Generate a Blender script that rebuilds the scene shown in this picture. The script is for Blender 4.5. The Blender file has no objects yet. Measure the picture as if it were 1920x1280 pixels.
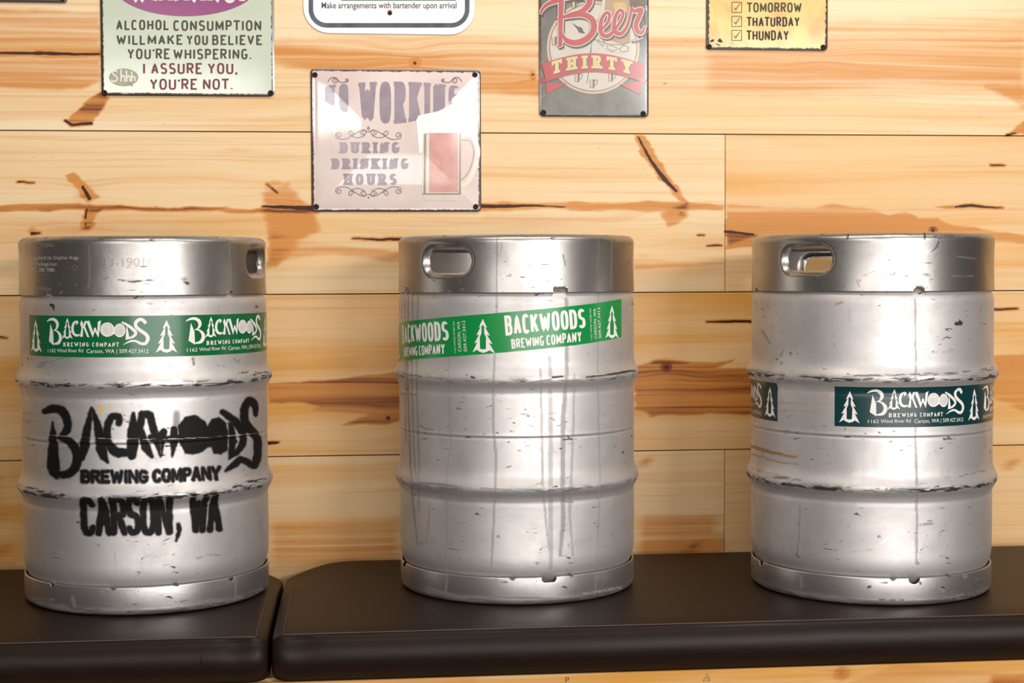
import bpy, bmesh, math, random
import numpy as np
from mathutils import Vector, Matrix
from mathutils.geometry import tessellate_polygon

random.seed(7)
sc = bpy.context.scene
COL = sc.collection

# ------------------------------------------------------------------ camera
F = 2900.0                       # focal length in pixels of the 1920x1280 frame
SEAT = 0.45                      # bench seat height
CAM = np.array([0.0, -2.899, SEAT + 0.532])
YAW, PITCH, ROLL = math.atan(.102), math.atan(130 / F), 0.0037
_f = np.array([math.sin(YAW) * math.cos(PITCH), math.cos(YAW) * math.cos(PITCH), -math.sin(PITCH)])
_r = np.array([math.cos(YAW), -math.sin(YAW), 0.0])
_u = np.cross(_r, _f)
FW = _f
RT = _r * math.cos(ROLL) - _u * math.sin(ROLL)
UP = _u * math.cos(ROLL) + _r * math.sin(ROLL)
cam = bpy.data.cameras.new('camera')
cam.sensor_width = 36.0
cam.lens = F / 1920 * 36.0
cam.clip_start = .05
cam_o = bpy.data.objects.new('camera', cam)
COL.objects.link(cam_o)
m = Matrix.Identity(4)
for i in range(3):
    m[i][0], m[i][1], m[i][2], m[i][3] = RT[i], UP[i], -FW[i], CAM[i]
cam_o.matrix_world = m
sc.camera = cam_o

# ------------------------------------------------------------------ light
w = bpy.data.worlds.new('world'); sc.world = w; w.use_nodes = True
bg = w.node_tree.nodes['Background']
bg.inputs[0].default_value = (1.0, .95, .88, 1)
bg.inputs[1].default_value = .05
sc.view_settings.view_transform = 'Standard'
sc.view_settings.look = 'None'
sc.view_settings.gamma = 1.0
sc.view_settings.exposure = 0.43

def area(name, loc, target, sx, sy, power, col):
    l = bpy.data.lights.new(name, 'AREA'); l.shape = 'RECTANGLE'; l.size, l.size_y = sx, sy
    l.energy = power; l.color = col
    o = bpy.data.objects.new(name, l); COL.objects.link(o)
    o.location = loc
    o.rotation_euler = (Vector(target) - Vector(loc)).to_track_quat('-Z', 'Y').to_euler()
    return o
area('window_light_right', (2.35, -5.0, 1.96), (2.1, 0, 1.75), 1.7, .36, 95, (1, .97, .94))
area('window_light_left', (-1.35, -5.0, 1.86), (-1.2, 0, 1.75), 1.8, .28, 30, (1, .97, .94))
area('front_fill_light', (1.7, -6.0, .72), (1.3, 0, .72), 5.2, .95, 88, (1, .97, .95))  # added low fill with no visible source, brightens the keg fronts
area('ceiling_light', (0.6, -1.3, 2.7), (0.4, 0.0, 1.25), 2.6, .5, 23, (1, .93, .84))

# ------------------------------------------------------------------ projection helpers
def ray(px, py):
    return FW * F + RT * (px - 960.0) + UP * (640.0 - py)
def wall_at(px, py, y=0.0):
    d = ray(px, py); t = (y - CAM[1]) / d[1]
    return CAM + d * t
def seat_at(px, py, z=SEAT):
    d = ray(px, py); t = (z - CAM[2]) / d[2]
    return CAM + d * t
def project(P):
    D = P - CAM
    z = D @ FW
    return 960 + F * (D @ RT) / z, 640 - F * (D @ UP) / z

# ------------------------------------------------------------------ noise
def vnoise(x, y, seed=0):
    x = np.asarray(x, float); y = np.asarray(y, float)
    xi = np.floor(x).astype(np.int64); yi = np.floor(y).astype(np.int64)
    fx = x - xi; fy = y - yi
    fx = fx * fx * (3 - 2 * fx); fy = fy * fy * (3 - 2 * fy)
    def h(a, b):
        n = (a * 374761393 + b * 668265263 + seed * 974634777) & 0x7fffffff
        n = ((n ^ (n >> 13)) * 1274126177) & 0x7fffffff
        return ((n ^ (n >> 16)) & 0xffff) / 65535.0
    return (h(xi, yi) * (1 - fx) + h(xi + 1, yi) * fx) * (1 - fy) + (h(xi, yi + 1) * (1 - fx) + h(xi + 1, yi + 1) * fx) * fy
def fbm(x, y, seed=0, o=4):
    s = 0; a = .5; t = 0
    for i in range(o):
        s = s + a * vnoise(x * 2 ** i, y * 2 ** i, seed + i); t += a; a *= .5
    return s / t
def sstep(a, b, x):
    t = np.clip((x - a) / (b - a), 0, 1)
    return t * t * (3 - 2 * t)
def seg_dist(X, Y, pts, closed=False):
    """distance to a polyline; points may carry a half width as third value (then dist - width)"""
    d = np.full(np.shape(X), 1e9)
    n = len(pts)
    for i in range(n if closed else n - 1):
        a, b = pts[i], pts[(i + 1) % n]
        dx, dy = b[0] - a[0], b[1] - a[1]
        L = dx * dx + dy * dy + 1e-9
        t = np.clip(((X - a[0]) * dx + (Y - a[1]) * dy) / L, 0, 1)
        q = np.hypot(X - a[0] - t * dx, Y - a[1] - t * dy)
        if len(a) > 2:
            q = q - (a[2] + (b[2] - a[2]) * t)
        d = np.minimum(d, q)
    return d
def poly_sd(X, Y, poly):
    """signed distance to a polygon, negative inside"""
    d = seg_dist(X, Y, [p[:2] for p in poly], True)
    ins = np.zeros(np.shape(X), bool)
    n = len(poly)
    for i in range(n):
        a, b = poly[i], poly[(i + 1) % n]
        if a[1] == b[1]: continue
        c = (a[1] > Y) != (b[1] > Y)
        xx = a[0] + (Y - a[1]) / (b[1] - a[1]) * (b[0] - a[0])
        ins ^= c & (X < xx)
    return np.where(ins, -d, d)

# ------------------------------------------------------------------ materials
def nt(name):
    mt = bpy.data.materials.new(name); mt.use_nodes = True
    t = mt.node_tree
    return mt, t, t.nodes['Principled BSDF']
def rgb(r, g, b):
    f = lambda c: (c / 255 / 12.92) if c / 255 <= .04045 else ((c / 255 + .055) / 1.055) ** 2.4
    return (f(r), f(g), f(b), 1)
def node(t, typ, **kw):
    n = t.nodes.new(typ)
    for k, v in kw.items():
        if k in ('operation', 'blend_type', 'data_type', 'noise_dimensions', 'attribute_name', 'wave_type', 'bands_direction', 'feature'):
            setattr(n, k, v)
    return n
def setin(t, n, i, v):
    if hasattr(v, 'links') or isinstance(v, bpy.types.NodeSocket):
        t.links.new(v, n.inputs[i])
    else:
        n.inputs[i].default_value = v
def math_(t, op, a, b=0.0, c=None):
    n = node(t, 'ShaderNodeMath', operation=op)
    setin(t, n, 0, a); setin(t, n, 1, b)
    if c is not None: setin(t, n, 2, c)
    return n.outputs[0]
def smooth(t, x, a, b):
    n = t.nodes.new('ShaderNodeMapRange'); n.interpolation_type = 'SMOOTHSTEP'
    setin(t, n, 0, x); n.inputs[1].default_value = a; n.inputs[2].default_value = b
    return n.outputs[0]
def mixc(t, fac, a, b, mode='MIX'):
    n = t.nodes.new('ShaderNodeMix'); n.data_type = 'RGBA'; n.blend_type = mode
    setin(t, n, 0, fac); setin(t, n, 6, a); setin(t, n, 7, b)
    return n.outputs[2]
def attr(t, name):
    n = t.nodes.new('ShaderNodeAttribute'); n.attribute_name = name
    return n.outputs['Fac']
def coords(t, sx=1, sy=1, sz=1, which='Object'):
    c = t.nodes.new('ShaderNodeTexCoord'); mp = t.nodes.new('ShaderNodeMapping')
    mp.inputs['Scale'].default_value = (sx, sy, sz)
    t.links.new(c.outputs[which], mp.inputs[0])
    return mp.outputs[0]
def noise(t, vec, scale, detail=3, rough=.5, dist=0.0):
    n = t.nodes.new('ShaderNodeTexNoise')
    t.links.new(vec, n.inputs['Vector'])
    n.inputs['Scale'].default_value = scale; n.inputs['Detail'].default_value = detail
    n.inputs['Roughness'].default_value = rough; n.inputs['Distortion'].default_value = dist
    return n.outputs['Fac']
def bump(t, b, h, strength, dist=.002):
    n = t.nodes.new('ShaderNodeBump'); n.inputs['Strength'].default_value = strength
    n.inputs['Distance'].default_value = dist
    t.links.new(h, n.inputs['Height']); t.links.new(n.outputs[0], b.inputs['Normal'])

def paint_mat(name, col, rough=.45, metallic=0.0, var=.12, coat=0.0):
    mt, t, b = nt(name)
    n = noise(t, coords(t), 35, 4)
    c2 = tuple(max(0, c * (1 - var * 2)) for c in col[:3]) + (1,)
    t.links.new(mixc(t, smooth(t, n, .35, .75), col, c2), b.inputs['Base Color'])
    b.inputs['Roughness'].default_value = rough
    b.inputs['Metallic'].default_value = metallic
    b.inputs['Coat Weight'].default_value = coat
    b.inputs['Coat Roughness'].default_value = .12
    return mt

def wood_mat():
    mt, t, b = nt('lacquered_pine')
    cx = t.nodes.new('ShaderNodeTexCoord')
    sep = t.nodes.new('ShaderNodeSeparateXYZ'); t.links.new(cx.outputs['Object'], sep.inputs[0])
    ph, tone, heart, dark = attr(t, 'phase'), attr(t, 'tone'), attr(t, 'heart'), attr(t, 'dark')
    def vec(sx, sp, k):
        c = t.nodes.new('ShaderNodeCombineXYZ')
        setin(t, c, 0, math_(t, 'MULTIPLY', sep.outputs[0], sx))
        setin(t, c, 1, math_(t, 'MULTIPLY', ph, sp))
        setin(t, c, 2, math_(t, 'MULTIPLY', tone, k))
        return c.outputs[0]
    wide = noise(t, vec(.8, 13, 31), 1, 4, .55, .3)
    grain = noise(t, vec(1.6, 120, 17), 1, 4, .6, .2)
    ring = noise(t, vec(1.1, 62, 57), 1, 3, .55, .9)
    pale = rgb(230, 208, 171); tan = rgb(214, 152, 64)
    f = math_(t, 'ADD', math_(t, 'MULTIPLY', smooth(t, wide, .42, .72), .50), math_(t, 'MULTIPLY', tone, .68))
    c = mixc(t, f, pale, tan)
    c = mixc(t, math_(t, 'MULTIPLY', smooth(t, grain, .48, .74), .42), c, rgb(196, 138, 68))
    h2 = math_(t, 'ADD', heart, math_(t, 'MULTIPLY', math_(t, 'SUBTRACT', ring, .5), math_(t, 'MULTIPLY', heart, 1.9)))
    h2 = math_(t, 'ADD', h2, math_(t, 'MULTIPLY', math_(t, 'SUBTRACT', grain, .5), math_(t, 'MULTIPLY', heart, .5)))
    orange = rgb(200, 134, 66); brown = rgb(120, 58, 20)
    c = mixc(t, smooth(t, h2, .08, .62), c, orange)
    c = mixc(t, smooth(t, h2, .66, 1.25), c, brown)
    c = mixc(t, smooth(t, dark, .40, .66), c, rgb(58, 27, 10))
    t.links.new(c, b.inputs['Base Color'])
    b.inputs['Roughness'].default_value = .42
    b.inputs['Specular IOR Level'].default_value = .14
    b.inputs['Coat Weight'].default_value = .04
    b.inputs['Coat Roughness'].default_value = .2
    bump(t, b, grain, .12, .0006)
    return mt

def steel_mat(name, base, rough, flecks=.5, metal=.85):
    mt, t, b = nt(name)
    o = coords(t)
    smud = noise(t, o, 9, 5, .6, .4)
    fine = noise(t, coords(t, 60, 60, 6), 1, 3)
    tick = noise(t, coords(t, 55, 55, 190), 1, 2, .5, .8)
    area_ = noise(t, coords(t, 1, 1, 1), 14, 2)
    grime, rust, bead, bright = attr(t, 'grime'), attr(t, 'rust'), attr(t, 'bead'), attr(t, 'bright')
    c = mixc(t, smooth(t, smud, .3, .75), base, tuple(x * .74 for x in base[:3]) + (1,))
    tk = math_(t, 'MULTIPLY', smooth(t, tick, .655, .70), math_(t, 'MULTIPLY', smooth(t, area_, .44, .58), flecks))
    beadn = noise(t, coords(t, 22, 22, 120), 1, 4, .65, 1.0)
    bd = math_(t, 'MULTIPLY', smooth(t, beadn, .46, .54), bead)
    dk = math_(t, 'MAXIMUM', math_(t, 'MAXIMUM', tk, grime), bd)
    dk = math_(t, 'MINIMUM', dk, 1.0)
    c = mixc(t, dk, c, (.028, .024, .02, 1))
    c = mixc(t, rust, c, rgb(150, 104, 40))
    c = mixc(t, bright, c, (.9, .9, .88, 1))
    t.links.new(c, b.inputs['Base Color'])
    mtl = math_(t, 'MULTIPLY', math_(t, 'SUBTRACT', 1.0, math_(t, 'MAXIMUM', dk, rust)), metal)
    t.links.new(mtl, b.inputs['Metallic'])
    r = math_(t, 'ADD', math_(t, 'MULTIPLY', math_(t, 'SUBTRACT', smud, .5), .25), rough)
    r = math_(t, 'SUBTRACT', r, math_(t, 'MULTIPLY', bright, .2))
    t.links.new(r, b.inputs['Roughness'])
    hb = math_(t, 'ADD', math_(t, 'MULTIPLY', smud, 1.0), math_(t, 'MULTIPLY', fine, .06))
    bump(t, b, hb, .18, .004)
    return mt

def leather_mat():
    mt, t, b = nt('brown_leatherette')
    n = noise(t, coords(t), 420, 3)
    n2 = noise(t, coords(t, 1, 1, 1), 5, 3)
    c = mixc(t, n2, rgb(27, 16, 12), rgb(34, 21, 15))
    t.links.new(c, b.inputs['Base Color'])
    b.inputs['Roughness'].default_value = .46
    b.inputs['Specular IOR Level'].default_value = .2
    h = math_(t, 'ADD', math_(t, 'MULTIPLY', n, .05), math_(t, 'MULTIPLY', n2, 1.0))
    bump(t, b, h, .25, .006)
    return mt

def plate_mat(name, col, col2, rough, rim=.0035, coat=.3, wear=.5, scale=25, coat_rough=.1):
    """printed tin: two mottled inks, rusty worn rim by distance from the edge"""
    mt, t, b = nt(name)
    e = attr(t, 'edge')
    n = noise(t, coords(t), scale, 5, .6, .5)
    n2 = noise(t, coords(t), 140, 4, .6)
    c = mixc(t, smooth(t, n, .35, .68), col, col2)
    q = math_(t, 'SUBTRACT', e, math_(t, 'MULTIPLY', math_(t, 'SUBTRACT', n2, .45), .016 * wear))
    r = math_(t, 'SUBTRACT', 1.0, smooth(t, q, rim * .75, rim * 1.25))
    c = mixc(t, r, c, rgb(62, 46, 38))
    t.links.new(c, b.inputs['Base Color'])
    b.inputs['Roughness'].default_value = rough
    b.inputs['Coat Weight'].default_value = coat
    b.inputs['Coat Roughness'].default_value = coat_rough
    bump(t, b, n2, .05, .001)
    return mt

# ------------------------------------------------------------------ object helpers
def tag(o, label=None, cat=None, group=None, kind=None):
    if label: o['label'] = label
    if cat: o['category'] = cat
    if group: o['group'] = group
    if kind: o['kind'] = kind
    return o
def empty(name, loc, label, cat, group=None):
    o = bpy.data.objects.new(name, None); COL.objects.link(o)
    o.location = loc; o.empty_display_size = .05
    return tag(o, label, cat, group)
def link(name, me, mats, parent=None, smooth_=True):
    o = bpy.data.objects.new(name, me); COL.objects.link(o)
    for x in (mats if isinstance(mats, (list, tuple)) else [mats]): me.materials.append(x)
    if parent: o.parent = parent
    if smooth_:
        me.polygons.foreach_set('use_smooth', [True] * len(me.polygons))
    me.update()
    return o
def mesh_np(name, V, faces):
    me = bpy.data.meshes.new(name)
    me.from_pydata([tuple(v) for v in V] if not isinstance(V, np.ndarray) else V.tolist(), [], faces.tolist() if isinstance(faces, np.ndarray) else faces)
    return me
def set_attr(me, name, arr):
    a = me.attributes.new(name, 'FLOAT', 'POINT')
    a.data.foreach_set('value', np.ascontiguousarray(arr, dtype=np.float32))
def grid_faces(nu, nv, wrap_u=False):
    """index grid [v][u]"""
    U = nu if wrap_u else nu - 1
    u = np.arange(U); v = np.arange(nv - 1)
    uu, vv = np.meshgrid(u, v)
    u2 = (uu + 1) % nu
    return np.stack([vv * nu + uu, vv * nu + u2, (vv + 1) * nu + u2, (vv + 1) * nu + uu], -1).reshape(-1, 4)
def lathe(name, prof, n, mat, parent, loc=(0, 0, 0), axis='Z'):
    a = np.linspace(0, 2 * math.pi, n, endpoint=False)
    V = []
    for r, z in prof:
        for t in a:
            p = (r * math.cos(t), r * math.sin(t), z)
            if axis == 'Y': p = (p[0], -z, p[1])
            V.append((p[0] + loc[0], p[1] + loc[1], p[2] + loc[2]))
    return link(name, mesh_np(name, V, grid_faces(n, len(prof), True)), mat, parent)

# ------------------------------------------------------------------ lettering
def arc(cx, cy, rx, ry, a0, a1, n=10, e=1.0):
    out = []
    for i in range(n + 1):
        a = math.radians(a0 + (a1 - a0) * i / n)
        c, s = math.cos(a), math.sin(a)
        if e != 1.0:
            c = math.copysign(abs(c) ** e, c); s = math.copysign(abs(s) ** e, s)
        out.append((cx + rx * c, cy + ry * s))
    return out
E = .72   # squarish bowls
def _O(): return arc(.5, .5, .5, .5, 90, 450, 28, E)
# strokes in a unit box (y up), serif anchor points, relative width
GL = {
 'A': ([[(0, 0), (.5, 1), (1, 0)], [(.2, .32), (.8, .32)]], [(0, 0), (1, 0)], 1.0),
 'B': ([[(0, 0), (0, 1), (.5, 1)] + arc(.5, .77, .42, .23, 90, -90, 8, E) + [(0, .54)], [(.4, .54)] + arc(.5, .27, .5, .27, 90, -90, 8, E) + [(0, 0)]], [(0, 0), (0, 1)], .92),
 'C': ([arc(.5, .5, .5, .5, 40, 320, 22, E)], [], .9),
 'D': ([[(0, 0), (0, 1), (.4, 1)] + arc(.4, .5, .6, .5, 90, -90, 14, E) + [(0, 0)]], [(0, 0), (0, 1)], .95),
 'E': ([[(1, 1), (0, 1), (0, 0), (1, 0)], [(0, .52), (.8, .52)]], [(0, 0), (0, 1)], .82),
 'G': ([arc(.5, .5, .5, .5, 45, 335, 22, E) + [(1, .42), (.55, .42)]], [], .95),
 'H': ([[(0, 0), (0, 1)], [(1, 0), (1, 1)], [(0, .5), (1, .5)]], [(0, 0), (0, 1), (1, 0), (1, 1)], .98),
 'I': ([[(.5, 0), (.5, 1)]], [(.5, 0), (.5, 1)], .3),
 'K': ([[(0, 0), (0, 1)], [(1, 1), (.05, .42)], [(.35, .6), (1, 0)]], [(0, 0), (0, 1), (1, 0), (1, 1)], 1.0),
 'L': ([[(0, 1), (0, 0), (1, 0)]], [(0, 1), (0, 0)], .78),
 'M': ([[(0, 0), (0, 1), (.5, .15), (1, 1), (1, 0)]], [(0, 0), (1, 0)], 1.2),
 'N': ([[(0, 0), (0, 1), (1, 0), (1, 1)]], [(0, 0), (1, 1)], 1.0),
 'O': ([_O()], [], .98),
 'P': ([[(0, 0), (0, 1), (.5, 1)] + arc(.5, .74, .5, .26, 90, -90, 10, E) + [(0, .48)]], [(0, 0), (0, 1)], .9),
 'R': ([[(0, 0), (0, 1), (.5, 1)] + arc(.5, .75, .47, .25, 90, -90, 10, E) + [(0, .5)], [(.45, .5), (1, 0)]], [(0, 0), (0, 1), (1, 0)], .96),
 'S': ([arc(.5, .76, .48, .24, 30, 250, 14, .85) + arc(.5, .25, .5, .25, 80, -150, 14, .85)], [], .9),
 'T': ([[(0, 1), (1, 1)], [(.5, 0), (.5, 1)]], [(.5, 0)], .9),
 'U': ([[(0, 1), (0, .3)] + arc(.5, .3, .5, .3, 180, 360, 12, E) + [(1, 1)]], [(0, 1), (1, 1)], .96),
 'V': ([[(0, 1), (.5, 0), (1, 1)]], [(0, 1), (1, 1)], 1.0),
 'W': ([[(0, 1), (.25, 0), (.5, .8), (.75, 0), (1, 1)]], [(0, 1), (1, 1)], 1.4),
 'Y': ([[(0, 1), (.5, .45), (1, 1)], [(.5, .45), (.5, 0)]], [(0, 1), (1, 1), (.5, 0)], 1.0),
 '!': ([[(.5, .3), (.5, 1)], [(.5, -.02), (.5, .1)]], [], .3),
 '.': ([[(.5, -.02), (.5, .1)]], [], .25),
 ',': ([[(.6, .1), (.5, -.02), (.2, -.16)]], [], .28),
 "'": ([[(.5, 1), (.5, .78)]], [], .2),
}
def ribbon(pts, tv, th, closed=False, maxseg=None):
    """quads along a polyline; half widths are anisotropic; points may carry their own full width"""
    P = [tuple(p) for p in pts]
    Q = [P[0]]
    for p in P[1:]:
        if math.hypot(p[0] - Q[-1][0], p[1] - Q[-1][1]) > 1e-6: Q.append(p)
    P = Q
    if maxseg:
        R = [P[0]]
        for a, b in zip(P, P[1:]):
            k = max(1, int(math.ceil(math.hypot(b[0] - a[0], b[1] - a[1]) / maxseg)))
            for i in range(1, k + 1):
                R.append(tuple(a[j] + (b[j] - a[j]) * i / k for j in range(len(a))))
        P = R
    n = len(P)
    if n < 2: return []
    if math.hypot(P[0][0] - P[-1][0], P[0][1] - P[-1][1]) < 1e-6: closed = True
    L, Rr = [], []
    for i in range(n):
        def nrm(a, b):
            dx, dy = b[0] - a[0], b[1] - a[1]; l = math.hypot(dx, dy) or 1
            return (-dy / l, dx / l)
        if closed:
            a = nrm(P[i - 1] if i > 0 else P[-2], P[i]); b = nrm(P[i], P[i + 1] if i < n - 1 else P[1])
        else:
            a = nrm(P[max(i - 1, 0)], P[max(i, 1)]); b = nrm(P[min(i, n - 2)], P[min(i + 1, n - 1)])
        mx, my = a[0] + b[0], a[1] + b[1]; l = math.hypot(mx, my)
        if l < 1e-6: mx, my = a; l = 1
        mx /= l; my /= l
        cs = mx * a[0] + my * a[1]; k = 1 / cs if cs > .6 else 1.0
        if len(P[i]) > 2:
            wx = wy = P[i][2] / 2
        else:
            wx, wy = tv / 2, th / 2
        L.append((P[i][0] + mx * k * wx, P[i][1] + my * k * wy)); Rr.append((P[i][0] - mx * k * wx, P[i][1] - my * k * wy))
    out = []
    for i in range(n - 1):
        q = [L[i], L[i + 1], Rr[i + 1], Rr[i]]
        cr = [(q[(j + 1) % 4][0] - q[j][0]) * (q[(j + 2) % 4][1] - q[(j + 1) % 4][1]) - (q[(j + 1) % 4][1] - q[j][1]) * (q[(j + 2) % 4][0] - q[(j + 1) % 4][0]) for j in range(4)]
        if min(cr) < 0 < max(cr): out += [[q[0], q[1], q[2]], [q[0], q[2], q[3]]]
        else: out.append(q)
    return out
def smooth_pts(pts, k=6):
    out = []
    n = len(pts); d = len(pts[0])
    for i in range(n - 1):
        p0, p1, p2, p3 = pts[max(i - 1, 0)], pts[i], pts[i + 1], pts[min(i + 2, n - 1)]
        for j in range(k):
            t = j / k
            out.append(tuple(.5 * (2 * p1[c] + (p2[c] - p0[c]) * t + (2 * p0[c] - 5 * p1[c] + 4 * p2[c] - p3[c]) * t * t + (3 * p1[c] - p0[c] - 3 * p2[c] + p3[c]) * t ** 3) for c in range(d)))
    out.append(tuple(pts[-1]))
    return out
def layout(text, space=.22, word=.55, serif=0):
    x = 0; out = []
    for ch in text:
        if ch == ' ':
            x += word; continue
        wd = GL[ch][2] if not (serif and ch == 'I') else .52
        out.append((ch, x, wd)); x += wd + space
    return out, x - space
def caps(text, x0, x1, y0, y1, tv, th=None, serif=0.0, space=.22, word=.55, warp=None, maxseg=5, sh=None):
    """block capitals filling a box (y0 top, y1 bottom, y down); returns quads"""
    th = th or tv
    lay, tot = layout(text, space, word, serif)
    s = (x1 - x0) / tot; H = y1 - y0
    quads = []
    for ch, gx, wd in lay:
        strokes, serifs, _ = GL[ch]
        X0 = x0 + gx * s; W = wd * s
        ins = serif * .55 if serif else 0
        mp = lambda p: (X0 + tv / 2 + ins + p[0] * max(W - tv - 2 * ins, .01), y1 - th / 2 - p[1] * (H - th))
        if ch == 'T': ins = 0
        for st in strokes:
            raw = st; st = [mp(p) for p in st]
            for e_, nb in ((0, 1), (-1, -2)):          # square ends of horizontal bars reach the full width
                if abs(raw[e_][1] - raw[nb][1]) < 1e-6 and raw[e_][0] in (0, 1) and abs(raw[e_][0] - raw[nb][0]) > .3:
                    st[e_] = (st[e_][0] + (tv / 2 if raw[e_][0] == 1 else -tv / 2), st[e_][1])
            quads += ribbon(st, tv, th, maxseg=maxseg)
        if serif and ch == 'T':
            for u in (X0 + th * .35, X0 + W - th * .35):
                quads += ribbon([(u, y0), (u, y0 + H * .34)], th * .7, th * .7)
        if serif:
            for p in serifs:
                c = mp(p); hh = sh or th * .8
                yy = y1 - hh / 2 if p[1] < .5 else y0 + hh / 2
                quads += ribbon([(c[0] - tv / 2 - serif * .55, yy), (c[0] + tv / 2 + serif * .55, yy)], hh, hh, maxseg=maxseg)
    if warp: quads = [[warp(*p) for p in q] for q in quads]
    return quads
def quad_map(TL, TR, BR, BL):
    def f(u, v):
        return tuple((TL[k] * (1 - u) + TR[k] * u) * (1 - v) + (BL[k] * (1 - u) + BR[k] * u) * v for k in (0, 1))
    return f
_fc = [0]
def sans(text, x0, x1, y0, y1, bold=0.0, ref=None, warp=None):
    """mixed case text through Blender's own font, fitted so that cap height spans y0..y1"""
    cu = bpy.data.curves.new('tmp_text', 'FONT'); cu.body = text; cu.size = 1; cu.offset = bold; cu.resolution_u = 3
    o = bpy.data.objects.new('tmp_text', cu); COL.objects.link(o)
    dg = bpy.context.evaluated_depsgraph_get(); ev = o.evaluated_get(dg); me = ev.to_mesh()
    V = [(v.co.x, v.co.y) for v in me.vertices]; Fs = [list(p.vertices) for p in me.polygons]
    ev.to_mesh_clear(); bpy.data.objects.remove(o); bpy.data.curves.remove(cu)
    xa = min(v[0] for v in V); xb = max(v[0] for v in V)
    cap = .729
    g = lambda v: (x0 + (v[0] - xa) / (xb - xa) * (x1 - x0), y1 - v[1] / cap * (y1 - y0))
    P = [g(v) for v in V]
    if warp: P = [warp(*p) for p in P]
    return [[P[i] for i in f] for f in Fs]
def fill(poly):
    tris = tessellate_polygon([[Vector((p[0], p[1], 0)) for p in poly]])
    return [[poly[i][:2] for i in t] for t in tris]
def ellipse(cx, cy, rx, ry, n=48):
    return [(cx + rx * math.cos(2 * math.pi * i / n), cy + ry * math.sin(2 * math.pi * i / n)) for i in range(n)]

class Art:
    """flat printed shapes in reference coordinates, laid on a surface by a map (x, y, lift) -> point"""
    def __init__(s): s.items = []
    def add(s, polys, layer=1, mat=0):
        for k, p in enumerate(polys): s.items.append((p, layer + ((k * 37 + len(s.items) * 11) % 101) * .004, mat))
        return s
    def build(s, name, parent, mp, mats, step=None, lift=.00018, label=None, shift=lambda x, y: (x, y)):
        bm = bmesh.new()
        for p, ly, mt in s.items:
            vs = [bm.verts.new((q[0], q[1], ly)) for q in p]
            try:
                f = bm.faces.new(vs); f.material_index = mt
            except ValueError: pass
        if step:
            for ax in (0, 1):
                lo = min(v.co[ax] for v in bm.verts); hi = max(v.co[ax] for v in bm.verts)
                k = lo + step
                no = Vector((1, 0, 0)) if ax == 0 else Vector((0, 1, 0))
                while k < hi:
                    big = [f for f in bm.faces if min(v.co[ax] for v in f.verts) < k - 1e-4 and max(v.co[ax] for v in f.verts) > k + 1e-4]
                    ge = set(big)
                    for f in big: ge.update(f.edges); ge.update(f.verts)
                    if big:
                        bmesh.ops.bisect_plane(bm, geom=list(ge), plane_co=no * k, plane_no=no)
                    k += step
        off = parent.matrix_world.translation if False else None
        loc = np.array(root_loc(parent))
        for v in bm.verts:
            v.co = Vector(np.array(mp(v.co.x, v.co.y, v.co.z * lift)) - loc)
        # face every polygon outwards (towards -Y half space)
        for f in bm.faces:
            f.normal_update()
            if f.normal.y > 0: f.normal_flip()
        me = bpy.data.meshes.new(name); bm.to_mesh(me); bm.free()
        o = link(name, me, mats, parent, False)
        if label: o['label'] = label
        return o
def root_loc(o):
    p = Vector((0, 0, 0))
    while o: p = p + o.location; o = o.parent
    return p

# ------------------------------------------------------------------ setting: floor and plank wall
WOOD = wood_mat()
DARK = paint_mat('shadow_gap_backing', (.02, .015, .01, 1), .9)
floor_m = paint_mat('floor_concrete', (.13, .115, .10, 1), .6)
V = [(-3.2, -6, 0), (3.4, -6, 0), (3.4, .0, 0), (-3.2, .0, 0)]
bm = bmesh.new()
bmesh.ops.create_cube(bm, size=1)
for v in bm.verts: v.co = Vector((v.co.x * 6.6 + .1, v.co.y * 6.2 - 2.9, v.co.z * .1 - .05))
me = bpy.data.meshes.new('floor'); bm.to_mesh(me); bm.free()
tag(link('floor', me, floor_m, None, False), kind='structure')

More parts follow.
